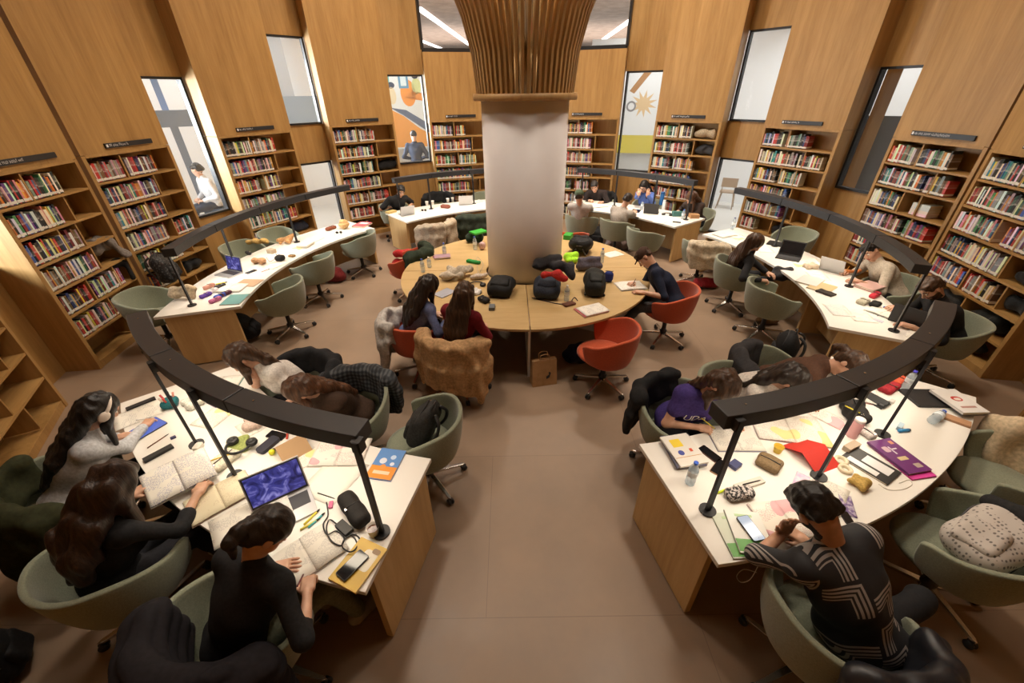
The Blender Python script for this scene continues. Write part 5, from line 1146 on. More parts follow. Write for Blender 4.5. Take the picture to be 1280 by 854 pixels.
    paper('loose white sheet at inner edge before the chestnut-haired girl', (325,528), (340,520), (.21,.297), PG)
    paper('wide blank sheet right of the laptop', (418,598), (440,575), (.30,.36), page_mat('blank_page', (.80,.77,.70), (.7,.66,.6), 20., None, .2))
    pouch('round green pouch lying under the headphones', (298,559), (320,552), (.17,.15,.035), (.28,.33,.10), name='round_pouch', cat='pouch', zip_=False)
    headphones('black headphones resting on the green pouch', (302,556), (285,575), z=ZS+.037)
    pouch('white spotted pouch with pens beside the headphones', (281,578), (300,585), (.19,.13,.05), (.66,.62,.50), name='soft_pouch', cat='pouch')
    pen('yellow pencil sticking out of the spotted pouch', (278,571), (290,567), (.75,.52,.05), .15, .004, ZS+.05, 'pencil', 'pencil')
    blockobj('folded white plug adapter by the lamp foot', (249,561), (256,552), (.05,.07,.035), (.70,.66,.58), 'adapter', 'adapter', r=.012)
    e = pouch('teal pencil tub full of red and dark markers', (215,508), (228,506), (.115,.115,.08), (.02,.14,.16), name='pencil_tub', cat='pencil tub', zip_=False)
    for k in range(6):
        b = MB(); b.smooth = True; x, y = .03*math.cos(k*1.1), .03*math.sin(k*1.1); b.tube([(x,y,.05),(x*1.7,y*1.7,.12)], .008, 7); b.build('marker', cov([(.55,.06,.04),(.02,.02,.03),(.60,.25,.2),(.04,.04,.06),(.5,.04,.04),(.6,.5,.4)][k]), e)
    tablet('tablet with blue screen under the hand of the headphone woman', (181,538), (195,530), (.17,.25), (.10,.16,.55))
    blockobj('long black pencil box at the far left of the left desk', (177,506), (192,500), (.045,.20,.02), (.02,.018,.02), 'pencil_box', 'pencil box', r=.004)
    blockobj('long black case between the two outer women', (199,568), (214,560), (.05,.18,.022), (.02,.02,.02), 'pencil_box', 'pencil box', r=.004)
    paper('printed sheets under the left pencil box', (172,519), (190,512), (.24,.30), PG, n=2)
    pen('brown pencil left of the tablet', (198,551), (210,543), (.16,.06,.03), .16)
    blockobj('small dark sharpener below the tub', (217,548), (224,545), (.022,.035,.016), (.03,.03,.10), 'sharpener', 'sharpener')
    pouch('clear crumpled plastic bag under the lamp bar, left desk', (243,506), (255,500), (.16,.12,.06), (.62,.62,.55), name='plastic_bag', cat='bag', zip_=False, amp=.012)
    paper('handwritten sheet beneath the left lamp bar', (271,519), (284,509), (.22,.30), PGM)
    phone('phone in violet case under the lamp bar', (269,504), (284,512), (.12,.06,.22))
    pen('red and blue pen beside the cream notebook', (302,605), (316,609), (.60,.10,.10), .13)
    pouch('pink patterned scarf lump behind the middle lamp post', (318,531), (330,528), (.18,.12,.06), (.55,.42,.36), name='scarf', cat='scarf', zip_=False, amp=.012)
    openbook('open school book in front of the girl in white', (275,482), (262,500), (.34,.24), PG, None, (.2,.4,.4), .01)
    bottle('water bottle with blue cap at far inner corner of left desk', (246,474), .20)
def stripes(e, w, h, t): patch(e, -w*.1, h*.22, w*.36, h*.26, t, (.78,.58,.03)); patch(e, -w*.16, -h*.10, w*.2, h*.16, t, (.05,.07,.32), r=.02); patch(e, w*.22, -h*.06, w*.10, h*.10, t, (.60,.08,.04)); patch(e, 0, -h*.24, w*.9, .004, t, (.55,.30,.10))
# ---------------------------------------------------------------- front right desk
def right_desk():
    for k in range(4): closedbook(['magazine at the bottom of the stack by the violet T-shirt','second magazine from bottom of the stack on the right desk','third magazine from bottom of the stack on the right desk','white magazine with yellow square, topmost of its stack'][k], (853+k%2,563+k%3), (839,540+k), (.215,.285,.012), [(.05,.06,.14),(.55,.52,.50),(.10,.10,.16),(.74,.71,.66)][k], ZS+.0125*k, stripes if k == 3 else None, 'magazine', 'magazine')
    bottle('water bottle standing at the left end of the right desk', (862,604), .20, cap=(.03,.12,.65))
    phone('phone in brown case beside the writing girl', (887,568), (899,577), (.10,.035,.02))
    phone('phone in many-coloured case near left lamp post', (899,585), (906,575), (.35,.20,.10))
    blockobj('small dark blue box right of the lamp post', (918,583), (926,577), (.06,.075,.03), (.05,.06,.16), 'small_box', 'box')
    pouch('round brown zipped pouch, right desk', (960,582), (968,570), (.15,.14,.055), (.20,.135,.07), name='round_pouch', cat='pouch')
    cup('yellow cup on the right desk', (971,565), .032, .055, (.70,.48,.05), (.50,.33,.04))
    tent('red folder standing like a tent, right desk', (1012,570), (1025,580), (.22,.16), (.55,.03,.02), 28, name='red_folder', cat='folder')
    mp = mat('speckled_cloth', rough=.8, build=noise_build((.02,.018,.02),(.55,.50,.48), 70., .1, lo=.45, hi=.56)); pouch('black and white patterned pencil case', (923,621), (945,618), (.085,.19,.065), z=None, m=mp)
    blockobj('flat white pen tray behind the patterned pencil case', (936,606), (955,600), (.05,.22,.018), (.62,.58,.52), 'pen_tray', 'tray'); pen('neon yellow highlighter by the patterned pencil case', (905,613), (915,609), (.65,.80,.02), .11, .008, name='highlighter', cat='highlighter')
    pen('black pen lying on the pen tray', (940,603), (956,599), (.02,.02,.02), z=ZS+.018)
    def gdeco(e, w, h, t): patch(e, 0, -h*.33, w*.96, h*.28, t, (.10,.38,.06)); patch(e, 0, h*.38, w*.5, h*.06, t, (.45,.62,.35)); patch(e, w*.25, -h*.30, w*.2, h*.06, t+.001, (.65,.10,.05))
    closedbook('green and white workbook lying underneath at the near end', (924,669), (905,634), (.215,.285,.010), (.60,.66,.55), ZS, gdeco); closedbook('green and white workbook on top, under the phone', (936,666), (922,632), (.20,.275,.012), (.76,.76,.72), ZS+.0105, gdeco)
    phone('phone with pale lit screen on the green workbook', (938,661), (926,645), z=ZS+.026, lit=(.55,.60,.68), size=(.078,.16))
    cable('white charging cable running from phone over the table edge', [(948,672),(956,676),(952,690),(949,704),(938,724),(926,728),(921,720),(930,712),(946,716)], (.75,.74,.72), .0022, zs=[ZS+.035,ZS+.025,ZS+.015,ZS+.005,.60,.52,.5,.52,.55])
    openbook('open exercise book in front of the man in striped shirt', (984,650), (965,625), (.36,.25), PGP, None, (.6,.5,.5), .008)
    paper('pink and lilac leaflet left of the striped man', (1006,606), (1012,590), (.13,.18), mat('lilac_leaflet', rough=.6, build=noise_build((.62,.42,.62),(.78,.66,.74), 25., 0)))
    paper('white sheet right of the pink leaflet', (1032,618), (1040,600), (.21,.27), PG)
    paper('purple ticket beside the striped man', (1059,632), (1053,612), (.07,.17), mat('purple_ticket', rough=.6, build=noise_build((.16,.10,.28),(.50,.44,.58), 45., 0, lo=.45, hi=.6)))
    phone('tiny dark phone at the edge near the purple ticket', (1058,648), (1053,640), size=(.05,.09))
    openbook('large open atlas in front of the girl in white and brown', (985,536), (1000,565), (.50,.32), PGM, None, (.4,.3,.3), .006, 'open atlas')
    openbook('open notebook the violet girl writes in', (918,549), (932,572), (.34,.25), PG, None, (.3,.3,.4), .006)
    blockobj('yellow sticky note pad by the atlas', (975,525), (985,530), (.075,.075,.008), (.78,.70,.20), 'note_pad', 'note pad')
    for k,(x,y,w) in enumerate([(1051,577,'farther'),(1056,588,'nearer')]):
        b = MB(); b.smooth = True; b.lathe([(.022,0),(.042,0),(.044,.01),(.042,.02),(.022,.02),(.022,0)], 24, cap=False); o = b.build('tape_roll', cov((.66,.58,.42))); o.location = tuple(at(x,y,ZS)); tag(o, f'cream roll of tape, the {w} of two on right desk', 'tape')
    pouch('crumpled golden wrapper near the striped man', (1072,607), (1080,600), (.10,.09,.06), (.48,.32,.09), name='wrapper', cat='wrapper', zip_=False, amp=.012)
    e = closedbook('open black folder with white sheets inside, right desk', (1087,582), (1104,592), (.20,.28,.012), (.018,.017,.018), None, lambda e,w,h,t: (patch(e,-.03,.03,.09,.16,t,(.72,.72,.74)), patch(e,.06,-.02,.05,.18,t,(.75,.75,.76))), 'folder', 'folder')
    def pdeco(e, w, h, t): patch(e, -.035, .06, .045, .05, t, (.55,.38,.45), r=.012); patch(e, .0, .045, .012, .07, t, (.68,.60,.70)); patch(e, .02, .055, .05, .010, t, (.68,.60,.70)); patch(e, .0, -.03, .07, .03, t, (.62,.50,.28)); patch(e, .04, -.10, .05, .035, t, (.45,.36,.30)); patch(e, .06, .11, .03, .03, t, (.6,.25,.15))
    closedbook('pink book peeping out from under the purple book', (1128,577), (1098,553), (.19,.30,.010), (.60,.05,.30), ZS); closedbook('purple exam book with pale marks, right desk', (1122,571), (1092,548), (.19,.30,.016), (.14,.025,.16), ZS+.011, pdeco)
    pen('blue glue stick beside the right lamp post', (1131,538), (1142,537), (.03,.25,.55), .10, .012, name='glue_stick', cat='glue stick'); blockobj('clear blue sharpener box beside the glue stick', (1124,535), (1130,525), (.03,.08,.03), (.45,.60,.70), 'sharpener_box', 'box')
    laptop('closed black laptop at the far end of right desk', (1158,499), (1185,520), (.30,.22), body=M_plastic, closed=True)
    for k in range(3): closedbook(['lowest book of the stack at the far right corner','middle book of the stack at the far right corner','white magazine with red emblem, top of the far corner stack'][k], (1197,505-k), (1172,488-k), (.21,.29,.02), [(.35,.36,.40),(.06,.06,.07),(.74,.72,.70)][k], ZS+.0205*k, (lambda e,w,h,t: (patch(e,.0,.02,.08,.06,t,(.50,.05,.04),r=.03), patch(e,.0,.015,.05,.03,t+.001,(.72,.66,.6),r=.014), patch(e,.0,-.08,.12,.02,t,(.45,.25,.22)))) if k == 2 else None, 'magazine', 'magazine')
    bottle('water bottle lying on its side with blue cap, far right', (1170,524), .22, lying=(1186,512)); blockobj('tan box lying near right end of the right desk', (1196,527), (1182,522), (.075,.15,.02), (.45,.25,.14), 'card_box', 'box')
    pouch('black cloth bag under the right lamp bar', (1066,518), (1085,522), (.24,.16,.08), (.02,.018,.018), name='cloth_bag', cat='bag', amp=.012); pen('yellow pen on the black cloth bag', (1068,513), (1082,520), (.70,.60,.05), .13, .005, ZS+.085)
    bottle('pink thermos with white lid, right desk', (1064,545), .17, .036, (.76,.70,.70), solid=plain('pink_enamel', (.68,.36,.38), .35)); pouch('small clear glasses pouch by the pink thermos', (1081,543), (1090,540), (.12,.08,.04), (.55,.50,.48), name='glasses_pouch', cat='pouch')
    pouch('dark red pencil case under the lamp bar, right desk', (1110,487), (1130,475), (.10,.20,.05), (.32,.02,.03)); bottle('bottle with violet cap behind the red pencil case', (1131,486), .19, cap=(.06,.05,.55)); pouch('orange-red pouch behind the dark red pencil case', (1122,477), (1135,470), (.09,.16,.045), (.62,.10,.05))
    pen('yellow-green marker near the dark triangle stand', (1088,497), (1100,490), (.65,.68,.05), .14, .009, name='marker', cat='marker'); tent('black folding stand under the right lamp bar', (1096,503), (1112,496), (.14,.09), (.02,.02,.022), 40, name='folding_stand', cat='stand')
    pouch('small black computer mouse, right desk', (1103,508), (1112,503), (.055,.095,.035), (.015,.015,.016), name='computer_mouse', cat='mouse', zip_=False, m=M_plastic, amp=0); blockobj('white eraser block near the mouse', (1114,503), (1122,498), (.03,.055,.02), (.62,.60,.56), 'eraser', 'eraser')
    blockobj('small tan photo box beside the middle lamp post', (1063,561), (1080,552), (.05,.13,.04), (.42,.33,.24), 'photo_box', 'box'); paper('white sheet with red edge under the lamp bar', (1034,522), (1050,530), (.16,.24), PGP)
    openbook('open notebook in front of the girl with brown ponytail', (1068,492), (1075,508), (.34,.24), PG, None, (.4,.2,.2), .008)
    cable('thin cream earphone cord near outer edge of right desk', [(1098,605),(1110,612),(1128,612),(1140,606),(1136,600),(1124,604)], (.66,.62,.55), .002)
left_desk(); right_desk()
def long_left():
    blob('beige canvas tote bag at the near end of the long left desk', at(228,374,ZS), [((-.12,0,.05),(.12,0,.06),.05),((-.10,.02,.11),(.11,.0,.13),.035),((.14,0,.04),(.16,.04,.1),.04)], (.42,.33,.22), 'tote_bag', 'bag', amp=.016)
    pts = [((258,371),(.10,.05,.30),'violet'),((266,366),(.60,.58,.62),'white'),((276,372),(.05,.10,.45),'blue'),((270,377),(.5,.15,.3),'pink'),((283,369),(.10,.03,.06),'wine'),((262,360),(.5,.25,.2),'salmon'),((276,360),(.05,.05,.06),'black')]
    for (px, c, w) in pts: pouch(f'{w} piece in the heap of pencil cases, near left desk', px, (px[0]+14,px[1]-6), (.06,.16,.05), c)
    pen('yellow marker lying on the heap by the laptop', (277,354), (286,352), (.75,.70,.02), .14, .009, name='marker', cat='marker')
    closedbook('teal plastic folder at the near inner corner', (294,375), (305,365), (.24,.30,.012), (.12,.33,.33), name='folder', cat='folder')
    openbook('open white notebook above the teal folder', (288,361), (300,352), (.38,.26), PG)
    laptop('open laptop with blue screen on the long left desk', (286,343), (268,350), (.32,.22), 100, M_alu, M_scr)
    closedbook('tan folder at inner edge of long left desk', (311,354), (325,345), (.30,.24,.008), (.50,.33,.20), name='folder', cat='folder'); phone('black phone by the middle post, long left desk', (314,340), (322,337)); pen('pink pen by the inner edge of the long left desk', (332,338), (340,335), (.6,.25,.25))
    blob('crumpled tan paper bag beside the middle post', at(326,330,ZS), [((-.08,0,.04),(.08,0,.05),.045,.02),((0,.05,.03),(.05,-.06,.04),.03)], (.45,.26,.14), 'paper_bag', 'bag', amp=.02)
    pouch('black camera case near inner edge of the long left desk', (351,326), (360,321), (.13,.13,.09), (.015,.014,.014), name='camera_case', cat='case'); pouch('small dark pouch behind the tan paper bag', (311,318), (320,316), (.12,.07,.05), (.03,.028,.03))
    blob('orange crumpled bakery bag in the middle of left desk', at(358,304,ZS), [((-.14,0,.03),(.02,.02,.05),.035),((.05,.02,.05),(.16,.06,.13),.04,.02),((-.05,-.06,.02),(.1,-.05,.03),.03)], (.55,.30,.13), 'bakery_bag', 'bag', amp=.02)
    blob('yellow cloth heap at outer edge of left desk', at(322,306,ZS), [((-.14,0,.03),(.14,.03,.03),.04),((-.05,.06,.04),(.1,.0,.05),.03)], (.55,.36,.12), 'cloth', 'cloth', amp=.016)
    blockobj('small tan carton on the long left desk', (340,316), (350,312), (.12,.09,.06), (.45,.36,.26), 'carton', 'box'); pouch('brown purse beside the tan carton', (365,321), (372,318), (.10,.07,.03), (.35,.20,.08))
    for k,(px,w) in enumerate([((345,331),'nearer'),((366,312),'middle'),((392,300),'farther')]): paper(f'loose white sheets on the long left desk, the {w} of three', px, (px[0]+12,px[1]-5), (.24,.32), [PG,PGM,PG][k])
    for k in range(2): closedbook(['lower of two white books by the far post','upper of two white books by the far post'][k], (382,307-k), (392,301-k), (.19,.26,.02), [(.60,.58,.55),(.72,.70,.66)][k], ZS+.0205*k)
    pouch('brown leather pencil case at far end of left desk', (414,287), (425,283), (.09,.24,.06), (.20,.06,.03)); glasses('dark sunglasses near far end of left desk', (424,292), (428,286)); blob('tan knitted hat at far end of left desk', at(431,286,ZS), [((0,0,.03),(0,0,.05),.10,.07)], (.50,.32,.14), 'hat', 'hat')
    def rdeco(e,w,h,t): patch(e,0,-h*.25,w*.9,h*.35,t,(.65,.12,.14)); patch(e,.0,h*.2,w*.7,h*.3,t,(.78,.70,.68))
    closedbook('red and white magazine pile at far tip of left desk', (453,282), (464,277), (.26,.32,.03), (.62,.10,.14), None, rdeco, 'magazine', 'magazine'); paper('white sheet under the magazine pile, far left desk', (441,290), (452,285), (.24,.30), PG)
    cable('black cable on the long left desk', [(333,322),(338,327),(346,320),(340,312)], r=.003)
def long_right():
    openbook('open book at the far tip of the right desk', (906,294), (918,298), (.36,.25), PG); paper('white sheets near the far tip of the right desk', (924,297), (934,302), (.26,.34), PGM)
    bottle('clear bottle with dark cap at far tip of right desk', (915,287), .22, cap=(.03,.03,.15))
    laptop('closed black laptop before the long-haired woman', (973,306), (960,318), (.32,.22), body=M_plastic, closed=True); laptop('open black laptop with dark screen, right desk', (985,323), (976,336), (.32,.22), 108, M_plastic)
    for k,px in enumerate([(955,312),(1002,330),(1030,328),(1048,388),(1075,395),(1022,345)]): paper(['sheet beside the closed black laptop','sheet right of the open black laptop','sheet behind the grey laptop','sheet at inner edge near the front, right desk','sheet left of the wet glass, right desk','sheet above the tan folders'][k], px, (px[0]+9,px[1]+9), (.23,.31), [PG,PGM,PG,PGB,PG,PG][k])
    pouch('crumpled pastry wrapper on the right desk', (1012,335), (1022,340), (.17,.12,.06), (.60,.50,.38), name='wrapper', cat='wrapper', zip_=False, amp=.016)
    laptop('open grey laptop before the student in beige', (1042,338), (1056,331), (.30,.21), 112, M_alu)
    closedbook('white folder under the tan folder, right desk', (1012,352), (1022,345), (.25,.33,.02), (.62,.60,.58), name='folder', cat='folder'); closedbook('tan folder at the inner edge of right desk', (1027,360), (1038,353), (.25,.32,.016), (.55,.42,.22), name='folder', cat='folder'); pouch('flat black oval pouch at inner edge of right desk', (1032,367), (1041,364), (.20,.12,.025), (.03,.022,.018), name='oval_pouch', cat='pouch', zip_=False)
    for k in range(2): closedbook(['lower red book by the student in beige','upper red and white book by the student in beige'][k], (1086+2*k,359-k), (1098,355), (.22,.30,.018), [(.55,.03,.04),(.70,.45,.42)][k], ZS+.019*k)
    blob('orange scarf in front of the student in beige', at(1066,343,ZS), [((-.10,0,.02),(.10,.02,.03),.03)], (.60,.20,.06), 'scarf', 'scarf', amp=.012); pouch('red zip pouch near the front of right desk', (1093,371), (1103,366), (.07,.20,.05), (.48,.03,.05)); pouch('black camera bag beside the red zip pouch', (1093,383), (1100,378), (.10,.12,.06), (.02,.02,.02), name='camera_bag', cat='bag')
    blockobj('blue bottle cap pair on white sheet', (1106,385), (1110,382), (.035,.03,.015), (.02,.08,.45), 'bottle_cap', 'cap', r=.012); blockobj('pale card near the front post, right desk', (1098,401), (1106,396), (.09,.06,.004), (.55,.56,.66), 'card', 'card')
    laptop('open black laptop before the man in black T-shirt', (1134,403), (1150,388), (.30,.21), 100, M_plastic); paper('white sheet by the right edge lamp foot', (1145,420), (1152,412), (.15,.21), PG); openbook('open book before the bearded man in black T-shirt', (1104,392), (1120,386), (.3,.22), PG)
    pen('pen on the sheet at the front, right desk', (1100,393), (1108,388), (.1,.1,.12)); pouch('dark tan pouch with zip, middle of the right desk', (1078,379), (1086,375), (.10,.16,.05), (.40,.38,.30)); blob('black handbag in the lap of the long-haired woman', at(975,352,.56), [((-.12,0,.06),(.14,.02,.06),.075),((-.05,.05,.12),(.08,.0,.13),.06)], (.025,.024,.026), 'handbag', 'bag', amp=.014)
def back_desks():
    laptop('laptop with dark lid before the man at back left', (508,268), (499,262), (.30,.20), 110, M_alu); blockobj('yellow box at the left tip of back left desk', (489,266), (496,264), (.13,.22,.04), (.60,.42,.16), 'box', 'box')
    glasses('glasses on the back left desk', (530,264), (533,260)); pouch('brown purse on the back left desk', (557,260), (564,257), (.22,.12,.07), (.20,.06,.04), name='purse', cat='bag'); laptop('laptop with pinkish grey lid, back left desk', (582,255), (580,249), (.32,.21), 105, M_alu)
    for k,px in enumerate([(522,268),(541,262),(570,262),(597,252)]): paper(['sheet before the man at back left','sheet in the middle of back left desk','sheet near the pinkish laptop','sheet at column end of back left desk'][k], px, (px[0]+8,px[1]-2), (.24,.32), PG)
    for k,px in enumerate([(534,257),(541,256),(560,253),(566,252)]): cup(['leftmost white cup on the back left desk','second white cup on the back left desk','third white cup on the back left desk','rightmost white cup on the back left desk'][k], px, .036, .09)
    openbook('open white book near the column on back right desk', (747,258), (755,262), (.4,.28), PG); paper('sheets under the dark student, back right', (738,252), (746,254), (.3,.3), PG); paper('sheet at the front edge of back right desk', (826,277), (836,279), (.3,.22), PGB)
    laptop('black laptop near the woman in blue, back right', (814,266), (818,259), (.30,.21), 105, M_plastic); tablet('tablet standing flat before the woman in blue', (795,264), (800,258)); bottle('tall blue bottle on back right desk', (826,256), .28, .045, (.05,.2,.6), solid=plain('blue_enamel', (.05,.22,.62), .3)); bottle('white bottle beside the tall blue bottle', (829,262), .20, .036, (.7,.7,.72), solid=plain('white_enamel', (.72,.74,.76), .35)); bottle('clear bottle before the tablet, back right', (802,262), .19)
    headphones('black headphones on back right desk', (834,269), (840,263)); blockobj('teal box by the auburn-haired woman', (846,270), (856,270), (.10,.20,.09), (.05,.17,.16), 'box', 'box'); bottle('water bottle near right tip of back right desk', (853,274), .19, cap=(.02,.1,.5)); phone('dark phone near the front edge, back right', (846,278), (856,279)); blockobj('brown carton at right tip of back right desk', (867,272), (875,272), (.15,.18,.07), (.45,.25,.11), 'carton', 'box'); phone('phone lying by the white sheet, back right', (794,272), (804,274))
    bottle('clear bottle by the column end of back right desk', (719,252), .22)
def round_things():
    backpack('black backpack with white logo on round table', at(627,366,ZR), -100, (.014,.014,.015), (.34,.17,.42), (82,0), vox=.010)
    e = backpack('dark blue backpack with brown patch on round table', at(684,368,ZR), -100, (.025,.032,.05), (.34,.18,.42), (80,0), vox=.010)
    blob('black jacket with red lining thrown over the blue backpack', at(690,345,ZR+.14), [((-.20,.02,.05),(.05,.1,.09),.07),((0,0,.06),(.22,-.04,.05),.07),((.18,-.05,.02),(.24,-.16,-.03),.05)], (.018,.017,.02), 'jacket', 'jacket', amp=.022); blob('red hooded top lying on the black jacket', at(690,349,ZR+.26), [((-.10,-.02,.02),(.05,-.02,.05),.04),((.05,-.02,.04),(.13,-.10,.0),.045)], (.40,.022,.02), 'hooded_top', 'jacket', amp=.018)
    backpack('long black sports bag with pale piping, round table', at(742,364,ZR), -96, (.016,.017,.016), (.27,.21,.50), (78,0), vox=.010); backpack('black bag at the far right of the round table', at(725,316,ZR), 75, (.016,.016,.018), (.36,.2,.42), (74,0), vox=.012)
    blob('grey-violet soft cooler bag on the round table', at(736,338,ZR), [((-.14,0,.05),(.14,0,.05),.06),((-.13,.02,.13),(.13,.02,.14),.045)], (.085,.075,.10), 'cooler_bag', 'bag', amp=.008)
    blob('neon green hat with white brim by the column', at(714,327,ZR), [((-.05,0,.04),(.05,.02,.06),.075,.06),((-.06,-.1,.02),(.08,-.08,.03),.03)], (.36,.75,.03), 'baseball_hat', 'hat', amp=.008); blockobj('green plastic box right of the column', (710,298), (720,299), (.20,.13,.08), (.03,.32,.04), 'plastic_box', 'box')
    blob('dark green and black bag left of the column', at(593,303,ZR), [((-.08,0,.06),(.10,0,.06),.075),((-.04,0,.13),(.08,.02,.13),.05)], (.012,.03,.018), 'sports_bag', 'bag', amp=.012); blockobj('bright green tray on the bag left of the column', (598,291), (606,289), (.18,.26,.03), (.03,.40,.04), 'plastic_tray', 'tray', z=ZR+.21)
    bottle('clear bottle beside the dark green bag', (594,312), .22); pouch('pink soft toy shape by the column', (603,312), (607,308), (.10,.10,.13), (.52,.36,.36), name='pink_pouch', cat='pouch', zip_=False); pouch('green sunglasses case on the round table', (592,329), (604,331), (.07,.24,.05), (.02,.22,.05), name='glasses_case', cat='case', zip_=False)
    for k in range(2): closedbook(['lower wine-coloured notebook at back left of round table','upper wine-coloured notebook at back left of round table'][k], (552+k,322-k), (566,320), (.17,.25,.016), [(.20,.06,.12),(.35,.22,.28)][k], ZR+.0165*k)
    bottle('small bottle standing beside the wine-coloured notebooks', (556,319), .20); bottle('clear bottle near left edge of the round table', (529,340), .20); bottle('second clear bottle near left edge of the round table', (537,334), .16, cap=(.7,.7,.72))
    blob('silvery beige puffer vest lying on the round table', at(572,348,ZR), [((-.2,0,.03),(.16,.05,.04),.05),((-.1,.1,.04),(.14,.12,.04),.05),((-.18,-.08,.02),(.05,-.06,.03),.04)], (.42,.36,.28), 'puffer_vest', 'vest', amp=.024); blob('white paper bag heap beside the column', at(597,350,ZR), [((-.06,0,.03),(.10,.04,.05),.04)], (.55,.46,.38), 'paper_bag', 'bag', amp=.018)
    headphones('black headphones left of the white-logo backpack', (596,358), (590,350), z=ZR, s=1.1); pouch('small black pouch by the girl in dark red', (605,377), (614,382), (.10,.17,.06), (.014,.012,.012), z=ZR); pouch('crumpled white tissue on the round table', (596,367), (604,370), (.13,.09,.05), (.62,.60,.58), z=ZR, name='tissue', cat='tissue', zip_=False, amp=.016); blockobj('grey power socket box on the round table', (615,386), (616,380), (.07,.11,.04), (.12,.13,.14), 'socket_box', 'box', z=ZR)
    closedbook('notebook before the girl in blue sweater', (556,367), (567,362), (.18,.25,.012), (.35,.36,.42), ZR); cable('grey cable by the puffer vest', [(600,340),(604,330),(596,322),(598,345)], (.3,.3,.28), .003, ZR); blockobj('small black floor socket box at the column foot', (655,353), (655,346), (.09,.07,.03), (.05,.045,.04), 'socket_box', 'box', z=ZR)
    pouch('blue round pouch right of the sports bag', (760,352), (764,344), (.12,.10,.15), (.02,.03,.16), z=ZR, name='blue_pouch', cat='pouch'); bottle('clear bottle beside the far black bag', (752,328), .22, z=ZR); bottle('clear water bottle at front of the round table', (708,376), .21, cap=(.75,.76,.78), z=ZR); pouch('brown leather wallet beside the front bottle', (711,381), (722,378), (.09,.16,.025), (.13,.05,.03), z=ZR, name='wallet', cat='wallet', zip_=False)
    cable('red and black strap trailing from the blue backpack', [(665,372),(680,376),(700,380),(712,378),(718,372),(722,376)], (.03,.02,.02), .006, ZR)
    closedbook('thick red-edged file under the white papers, front right', (739,389), (768,382), (.24,.34,.016), (.45,.10,.12), ZR, name='file', cat='file'); paper('sheaf of white papers on the red-edged file', (741,387), (769,380), (.23,.33), PG, ZR+.0175, 3); openbook('exercise book the man in navy writes in', (788,358), (800,370), (.36,.26), PG, ZR); paper('white sheet at right back of the round table', (766,318), (775,322), (.3,.22), PG, ZR)
    # kraft carrier bag on the floor
    p = at(679,478,0); e = empty('paper_carrier_bag', p, R_(12), 'brown kraft carrier bag with black mark standing under the round table', 'bag'); mk = mat('kraft_paper', (.42,.245,.11), .7, build=noise_build((.38,.22,.095),(.46,.275,.13),14.,.1)); b = MB()
    w, d, h = .15, .07, .34; vs = [(-w,-d,0),(w,-d,0),(w,d,0),(-w,d,0),(-w*.96,-d*.45,h),(w*.96,-d*.45,h),(w*.96,d*.55,h*.98),(-w*.96,d*.55,h*.98)]; b.add(vs, [(3,2,1,0),(0,1,5,4),(2,3,7,6),(1,2,6,5),(3,0,4,7)]); b.add([(-w*.94,-d*.4,h-.005),(w*.94,-d*.4,h-.005),(w*.94,d*.5,h-.012),(-w*.94,d*.5,h-.012)], [(0,1,2,3)]); b.build('sack', mk, e)
    for y in (-d*.45, d*.55): b = MB(); b.smooth = True; b.tube(smoothpath([(-.05,y,h-.01),(-.045,y,h+.07),(.045,y,h+.07),(.05,y,h-.01)],5), .004, 6); b.build('handle', mk, e)
    b = MB(); b.add([(.02,-d*.86-.003,.09),(.055,-d*.86-.003,.11),(.075,-d*.72-.003,.17),(.045,-d*.70-.003,.185),(.05,-d*.76-.003,.145),(.015,-d*.82-.003,.125)], [(0,1,2,3,4,5)]); b.build('printed_mark', M_plastic, e)
